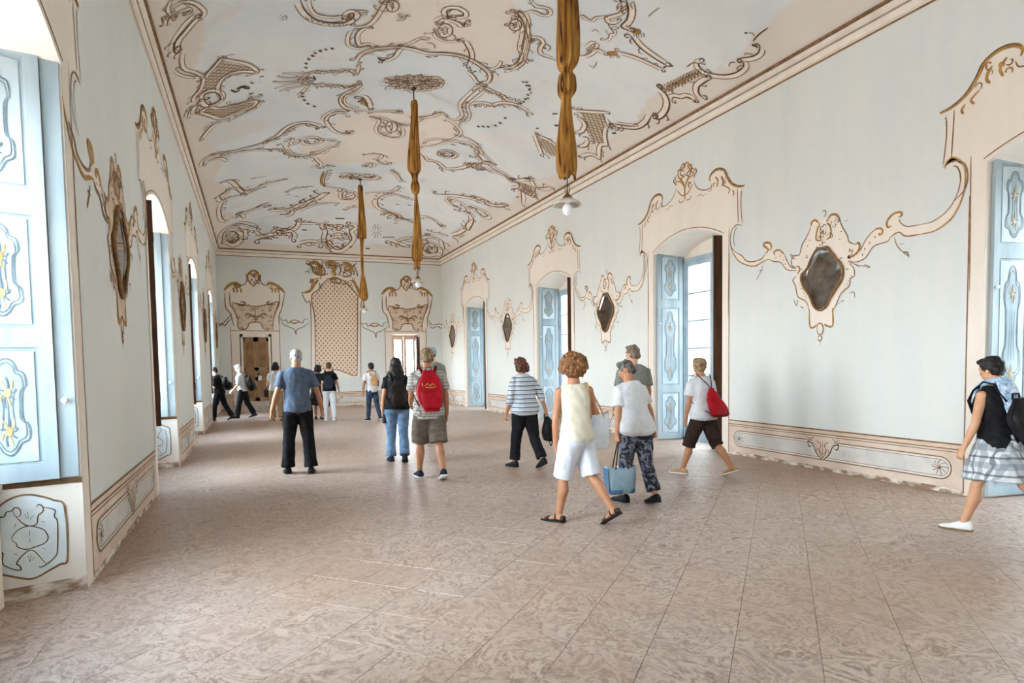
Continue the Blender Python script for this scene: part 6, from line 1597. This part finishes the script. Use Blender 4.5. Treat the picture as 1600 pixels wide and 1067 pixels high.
BLACK = cloth('black_cotton', (20, 19, 21), (32, 31, 34)); BLACKN = cloth('black_nylon', (18, 18, 20), (40, 38, 40), 12, .45); WHITE = cloth('white_cotton', (206, 208, 212), (222, 222, 224)); NAVY = cloth('dark_navy', (30, 36, 48), (44, 50, 64))
DENIM = cloth('blue_denim', (84, 112, 142), (128, 154, 180), 9); DDENIM = cloth('dark_denim', (40, 52, 70), (62, 76, 96), 9); SLATE = cloth('slate_blue_polo', (80, 92, 110), (94, 107, 126)); KHAKI = cloth('khaki_cotton', (158, 128, 94), (180, 150, 112)); TAUPE = cloth('taupe_cotton', (98, 88, 78), (122, 110, 98))
CREAM = cloth('cream_silk', (212, 203, 182), (226, 217, 198), 8, .5); OFFW = cloth('offwhite_linen', (204, 208, 216), (220, 222, 228)); SAGE = cloth('grey_green_shirt', (122, 124, 116), (140, 142, 134)); DBROWN = cloth('dark_brown_cotton', (44, 32, 28), (60, 46, 40)); REDN = cloth('red_nylon', (158, 12, 26), (186, 20, 36), 10, .5); TANB = cloth('tan_leather', (182, 140, 88), (204, 164, 110), 10, .5)
LBLUE = cloth('pale_blue_canvas', (134, 160, 172), (154, 178, 188), 8); BBLUE = cloth('mid_blue_canvas', (72, 102, 134), (92, 120, 150), 8); DLEATH = cloth('dark_leather', (52, 40, 34), (72, 56, 46), 14, .5); RUBW = cloth('white_rubber', (226, 226, 222), (240, 240, 238), 10, .6, False); RUBB = cloth('black_rubber', (30, 28, 28), (44, 42, 42), 10, .7, False); TRED = cloth('maroon_nylon', (96, 16, 22), (120, 24, 30), 10, .5)
PLAIDW = plaid('pale_check_shirt', (208, 206, 198), (124, 126, 124), (92, 84, 78), 13, 13, .34, .16); PLAIDG = plaid('grey_check_skirt', (206, 210, 212), (110, 116, 124), (50, 56, 66), 10, 7, .36, .12); STRIPE = striped('striped_knit', (206, 212, 220), (74, 86, 106), 34, 2, .48, (230, 232, 236)); PRINT = printed('dark_print_cotton', (40, 40, 48), (128, 130, 140), (82, 90, 110), 16); SCARF = printed('pale_blue_scarf_cloth', (176, 200, 222), (226, 234, 240), (130, 160, 196), 12)
H_GREY = hairmat('grey_hair', (132, 130, 128), (198, 196, 192)); H_WHITE = hairmat('white_hair', (196, 194, 190), (232, 230, 226)); H_BLACK = hairmat('black_hair', (16, 13, 13), (38, 30, 28)); H_BROWN = hairmat('brown_hair', (66, 38, 24), (112, 70, 46)); H_AUB = hairmat('light_brown_curls', (96, 62, 36), (160, 112, 70), 60); H_DKGREY = hairmat('salt_and_pepper_hair', (52, 48, 48), (128, 122, 118)); H_BLOND = hairmat('ash_blond_hair', (92, 70, 48), (168, 140, 108))
NEAR, FAR = .006, .010

# --- blue polo, standing, seen from behind
q = Person('man with grey hair in a slate blue polo and black trousers, seen from behind', (.59, 9.18), -2, 1.70, (4, 4, 5, 0), (-5, 4, 5, 0), (-6, 19, 18, -4), (-4, 19, 20, -2), 2, 0, 16, 0, False, 1.0, SK1, NEAR)
q.body(cover=(0.86, 0.82)); q.hair('thin', H_GREY); q.top(SLATE, -.035, .66, .026); q.bottoms(BLACK, 1.96, .022, .03); q.shoes(BLACKN, RUBB)
# --- long black hair
q = Person('woman with long black hair, black top and blue jeans, walking away', (2.04, 9.58), -6, 1.57, (9, 6, 1, 0), (-13, 14, -1, None), (-4, 10, 14, 0), (10, 8, 40, 10), 3, 0, 0, 0, True, 1.06, SK1, NEAR)
q.body((1.0, .5), (0.86, 0.82)); q.hair('long', H_BLACK); q.top(BLACK, -.02, .55, .022); q.bottoms(DENIM, 1.95, .018, .02, 'jeans'); q.shoes(NAVY, RUBB)
q.backpack('dark brown-black backpack on the woman with long black hair', cloth('worn_black_backpack', (30, 25, 25), (58, 48, 44), 9, .6), BLACKN, .27, .36, .12, .02, gap=.015)
g = q.grip[0]; t = q.carried('purse', 'small dark purse held by the woman with long black hair', g+Vector((0, .01, -.11))); mb = MB(); mb.loft([ell_sec((g.x, g.y, g.z-.11+.13*f), .028*k, .055*k, 16, None, 3) for f, k in ((0, .7), (.1, 1), (.8, .95), (1, .6))]); q.add('purse_body', mb, DLEATH, parent=t); mb = MB(); mb.tube([g+Vector((0, -.05, .01)), g+Vector((0, 0, .018)), g+Vector((0, .05, .01))], .004, 6); q.add('zip', mb, M_BRASS, parent=t)
# --- red backpack man
q = Person('man in a pale checked shirt and taupe shorts with a red backpack, walking away', (2.1, 7.96), -4, 1.67, (13, 6, 2, 0), (-16, 16, 2, None), (6, 8, 62, 6), (-8, 10, 22, 4), 4, -6, 12, 0, False, 1.04, SK1, NEAR)
q.body(cover=(0.86, 1)); q.hair('short', H_BLOND); q.top(PLAIDW, -.06, .68, .03, flare=.02); q.bottoms(TAUPE, .98, .028, .03, 'shorts'); q.shoes(NAVY, RUBW)
q.backpack('bright red backpack on the man in the checked shirt', REDN, TRED, .34, .50, .16, .0, logo=(((-.09, .10), (-.1, .07), (-.085, .07), (-.095, .045)), ((-.06, .05), (-.03, .085), (0, .05), (.03, .08), (.06, .055)), ((-.05, .035), (.0, .028), (.08, .04))))
# --- man in the blue cap hidden behind him
q = Person('man in a pale blue cap mostly hidden behind the red backpack', (3.24, 11.9), 5, 1.78, (8, 5, 1, 0), (-10, 12, 1, None), (5, 8, 20, 0), (5, 8, 20, 0), 2, 0, 0, 0, False, 1, SK2, .009)
q.body(cover=(0.86, 0.82)); q.hair('cap', LBLUE, 'cap'); q.hair('thin', H_DKGREY); q.top(SAGE, -.03, .6, .024); q.bottoms(TAUPE, 1.95, .02, .01); q.shoes(BLACKN, RUBB)
# --- striped jumper
q = Person('woman with brown bobbed hair in a grey striped jumper and black trousers', (3.55, 8.22), 12, 1.54, (11, 4, 2, 0), (-15, 18, 0, None), (2, 14, 24, 0), (-10, 25, 8, 0), 7, -4, 8, 8, True, 1.14, SK1, NEAR)
q.body((.5, 1.3), (0.86, 0.82)); q.hair('bob', H_BROWN); q.top(STRIPE, -.05, 1.35, .03, 'jumper'); q.bottoms(BLACK, 1.9, .024, .012); q.shoes(BLACKN, RUBB)
g = q.grip[1]; t = q.carried('backpack', 'small black backpack dangling from the hand of the woman in stripes', g+Vector((.06, -.03, -.36)))
mb = MB(); mb.loft([ell_sec((g.x+.07-.07*f, g.y-.03, g.z-.36+.34*f), .125*k, .07*k, 20, None, 2.8) for f, k in ((0, .7), (.06, .98), (.35, 1), (.62, .8), (.86, .5), (1, .22))]); q.add('bag_body', mb, BLACKN, .008, 2, .01, parent=t)
mb = MB(); mb.loft([ell_sec((g.x+.06, g.y-.1, g.z-.36+.34*f), .08*k, .03*k, 14, None, 3) for f, k in ((.08, .7), (.12, 1), (.4, 1), (.45, .7))]); q.add('front_pocket', mb, BLACKN, .008, 2, parent=t)
for a in (-.06, .1): mb = MB(); mb.tube(spline([g+Vector((.05, -.03, -.06)), g+Vector((.1+a, -.1, -.3)), g+Vector((.08+a, -.08, -.43)), g+Vector((.06+a*.5, -.03, -.35))], 5), .009, 8, flat=.5); q.add('strap', mb, BLACKN, parent=t)
mb = MB(); mb.tube(spline([g+Vector((-.03, 0, -.05)), g+Vector((-.02, 0, .01)), g+Vector((.02, 0, .012)), g+Vector((.03, 0, -.05))], 4), .008, 8); q.add('top_handle', mb, BLACKN, parent=t)
# --- curly hair, cream top
q = Person('woman with curly light brown hair in a cream sleeveless top and white shorts', (2.72, 5.13), 26, 1.52, (13, 4, 1, 0), (-17, 22, 0, None), (-4, 12, 14, 6), (6, 14, 44, 0), 3, -36, 8, 0, True, 1.02, SK1, NEAR)
q.body((.8, .6), (0.86, 1)); q.hair('curly', H_AUB); q.top(CREAM, -.02, 0, .018, 'sleeveless_top', .31); q.bottoms(OFFW, .99, .024, .014, 'shorts'); q.shoes(DLEATH, RUBB, 'sandal')
sh = q.arms[1][0]
q.tote('white and blue tote bag on the shoulder of the curly-haired woman', OFFW, TANB, w=.30, h=.33, d=.10, drop=.24, yaw=-20, at=sh+Vector((.05, -.03, .03)), off=(.0, -.0, 0), side=BBLUE, strap_to=sh+Vector((-.03, 0, .045)))
# --- older woman with the pale blue tote
q = Person('older woman with short dark grey hair, white blouse and dark patterned trousers', (3.66, 5.6), 6, 1.48, (9, 5, 1, 0), (-10, 12, 1, None), (2, 12, 8, 0), (-4, 16, 12, 0), 13, 0, 40, 16, True, 1.1, SK1, NEAR)
q.body((1.3, 1.25), (0.86, 0.82)); q.hair('short', H_DKGREY); q.top(WHITE, -.05, .72, .032, 'blouse', flare=.02); q.bottoms(PRINT, 1.85, .024, .008); q.shoes(BLACKN, RUBB)
q.tote('pale blue tote bag carried low by the older woman in white', LBLUE, DLEATH, 0, .33, .27, .13, .27, -12, side=BBLUE, bottom=BBLUE, off=(.02, 0, .0))
# --- man in grey shirt behind her
q = Person('man with short grey-brown hair in a grey-green shirt, behind the older woman', (4.72, 7.25), -6, 1.67, (9, 5, 2, 0), (-10, 12, 2, None), (4, 8, 30, 0), (2, 9, 26, 0), 3, 0, 26, 0, False, 1.1, SK2, NEAR)
q.body(cover=(0.86, 1)); q.hair('short', hairmat('grey_brown_hair', (92, 74, 60), (150, 130, 112))); q.top(SAGE, -.05, .7, .03); q.bottoms(TAUPE, .98, .028, .02, 'shorts'); q.shoes(RUBW, RUBW)
# --- red drawstring bag
q = Person('woman in a white T-shirt and dark cropped trousers, walking toward the window', (5.32, 6.6), 22, 1.52, (22, 6, 1, 0), (-20, 18, 1, None), (2, 13, 18, 6), (4, 10, 20, 0), 4, -26, 6, 0, True, 1.1, SK1, NEAR)
q.body(cover=(0.86, 1)); q.hair('short', H_BLOND); q.top(WHITE, -.04, .62, .028, 'tshirt', flare=.01); q.bottoms(DBROWN, 1.12, .026, .012, 'cropped_trousers'); q.shoes(TANB, RUBW, 'sandal')
H = q.H; y0 = -(.066*H*q.b+.03); b0 = q.U((.03, y0-.05, .0)); t = q.carried('drawstring_bag', 'bright red drawstring bag on the woman in the white T-shirt', b0)
mb = MB(); mb.loft([ell_sec((.035, y0-.07*k-.012, -.0+.34*f), .165*k, .07*max(k, .35), 24, q.U, 2.6) for f, k in ((0, .82), (.05, 1), (.3, .86), (.6, .6), (.85, .36), (.95, .2), (1, .26))]); q.add('bag_body', mb, REDN, .008, 2, .012, parent=t)
mb = MB(); mb.loft([ell_sec((.035, y0-.07-.012, -.012+.04*f), .168*k, .074*k, 24, q.U, 2.6) for f, k in ((0, .8), (.5, .97), (1, 1.005))]); q.add('bag_base', mb, TRED, parent=t)
for sg in (-1, 1): mb = MB(); mb.tube(spline([q.U((.035, y0-.03, .33)), q.U((sg*.055*H, -.055*H, .325*H)), q.U((sg*.06*H, 0, .345*H)), q.U((sg*.066*H, .075*H, .28*H)), q.U((sg*.09*H, .07*H, .2*H)), q.U((sg*.112*H, 0, .12*H)), q.U((.035+sg*.14, y0-.05, .02))], 5), .006, 8); q.add('cord', mb, NAVY, parent=t)
# --- right edge, black top and checked skirt
SK4 = skinmat('skin_olive', (196, 146, 112), (208, 160, 126))
q = Person('woman with short black hair and grey checked skirt at the right edge', (5.63, 3.30), 14, 1.47, (20, 6, 1, 0), (-25, 16, 1, None), (2, 19, 16, -6), (4, 7, 20, 0), 5, -24, 14, 12, True, 1.14, SK4, .0055)
q.body((.7, .6), (0.9, 1)); q.hair('short', H_BLACK); q.top(BLACK, -.02, 0, .02, 'sleeveless_top', .318); q.skirt(PLAIDG, .20, .035, .06); q.shoes(cloth('white_canvas', (220, 218, 214), (236, 234, 230)), cloth('rope_sole', (120, 92, 64), (150, 120, 88)), 'shoe')
q.backpack('black backpack worn by the woman in the checked skirt', BLACKN, BLACKN, .27, .36, .13, .0, gap=.0)
t = q.carried('scarf', 'pale blue scarf over the shoulders of the woman at the right edge', q.U((0, -.05, .2*q.H)), cat='scarf'); mb = MB(); H = q.H
mb.tube(spline([q.U((-.03*H, .085*H, .17*H)), q.U((-.045*H, .085*H, .24*H)), q.U((-.05*H, .05*H, .325*H)), q.U((-.03*H, -.035*H, .345*H)), q.U((.03*H, -.05*H, .345*H)), q.U((.05*H, .03*H, .335*H)), q.U((.04*H, .09*H, .25*H)), q.U((.03*H, .095*H, .16*H))], 4), .042, 12, flat=.5); q.add('scarf_loop', mb, SCARF, .011, 2, .014, parent=t)
mb = MB(); mb.loft([[q.U((x*H, (-.07-.06*f-.012*math.cos(x*30))*H, (.34-.2*f)*H)) for x in (-.06, -.03, 0, .03, .06)]+[q.U((x*H, (-.055-.05*f)*H, (.34-.2*f)*H)) for x in (.06, .03, 0, -.03, -.06)] for f in (0, .3, .6, 1)]); q.add('scarf_end', mb, SCARF, .011, 2, .012, parent=t)

# --- the group at the far end
q = Person('youth in a white T-shirt and dark jeans with a tan backpack', (3.0, 17.16), 18, 1.53, (8, 4, 1, 0), (-14, 12, 1, None), (-6, 16, 8, 0), (10, 8, 50, 0), 2, -10, 0, 0, False, .95, SK3, FAR)
q.body(cover=(0.86, 0.82)); q.hair('short', H_BLACK); q.top(WHITE, -.03, .6, .022, 'tshirt'); q.bottoms(DDENIM, 1.95, .014, 0, 'jeans'); q.shoes(NAVY, RUBW); q.backpack('small tan backpack on the youth in white', TANB, TANB, .2, .28, .1, .08)
q = Person('woman in black top and white trousers with a black backpack, far end', (1.97, 17.8), -8, 1.56, (6, 4, 2, 0), (-6, 8, 2, None), (4, 8, 30, 0), (-6, 16, 12, 0), 2, 0, 0, 0, True, 1, SK2, FAR)
q.body(cover=(0.86, 0.82)); q.hair('short', H_BROWN); q.top(BLACK, -.02, .6, .022); q.bottoms(WHITE, 1.95, .018, .01); q.shoes(RUBW, RUBW); q.backpack('black backpack on the woman in white trousers', NAVY, BLACKN, .28, .36, .14, .02)
q = Person('dark-haired woman in a dark dress, partly behind the man in blue', (1.74, 18.4), -15, 1.5, (5, 4, 1, 0), (-6, 8, 1, None), (4, 8, 20, 0), (2, 10, 14, 0), 2, 0, 0, 0, True, 1.05, SK3, FAR)
q.body(cover=(0.9, 1)); q.hair('bob', H_BLACK); q.top(NAVY, -.02, .5, .022); q.skirt(BLACK, .26, .04); q.shoes(BLACKN, RUBB)
g = q.grip[1]; q.tote('black handbag of the woman in the dark dress', BLACKN, BLACKN, 1, .24, .2, .08, .12)
q = Person('woman with black bobbed hair, white top and wide khaki trousers', (.65, 18.63), 12, 1.58, (6, 4, 1, 0), (-8, 8, 1, None), (26, 8, 50, 10), (10, 8, 40, 10), 2, 0, 6, 0, True, 1.05, SK2, FAR)
q.body((.9, .5), (0.86, 0.82)); q.hair('bob', H_BLACK); q.top(WHITE, -.01, .55, .022); q.bottoms(KHAKI, 1.95, .026, .03); q.shoes(TANB, RUBB)
q.tote('brown handbag held by the woman in khaki trousers', DLEATH, DLEATH, 0, .24, .2, .1, .1)
q = Person('man with grey hair, white shirt and black trousers, walking left at the far door', (-.20, 20.15), 74, 1.56, (15, 6, 1, 0), (-15, 14, 1, None), (12, 8, 40, 0), (-6, 8, 20, 0), 8, 0, 0, 10, False, 1, SK2, FAR)
q.body(cover=(0.86, 0.82)); q.hair('short', H_GREY); q.top(WHITE, -.02, .9, .026); q.bottoms(BLACK, 1.96, .024, .014); q.shoes(BLACKN, RUBB); q.backpack('black rucksack on the man in white near the far door', BLACKN, BLACKN, .3, .4, .18, -.02)
q = Person('figure in dark clothes at the far left, cut off by the left wall', (-.80, 19.6), 70, 1.5, (15, 6, 1, 0), (-18, 14, 1, None), (12, 8, 40, 0), (-6, 8, 20, 0), 10, 0, 0, 12, True, 1, SK2, FAR)
q.body(cover=(0.86, 0.82)); q.hair('short', H_BLACK); q.top(BLACK, -.02, .9, .024); q.bottoms(BLACK, 1.96, .018, .01); q.shoes(DLEATH, RUBB); q.backpack('round black backpack on the dark figure at the far left', BLACKN, BLACKN, .3, .34, .18, .04)

bpy.data.scenes.remove(TMP)
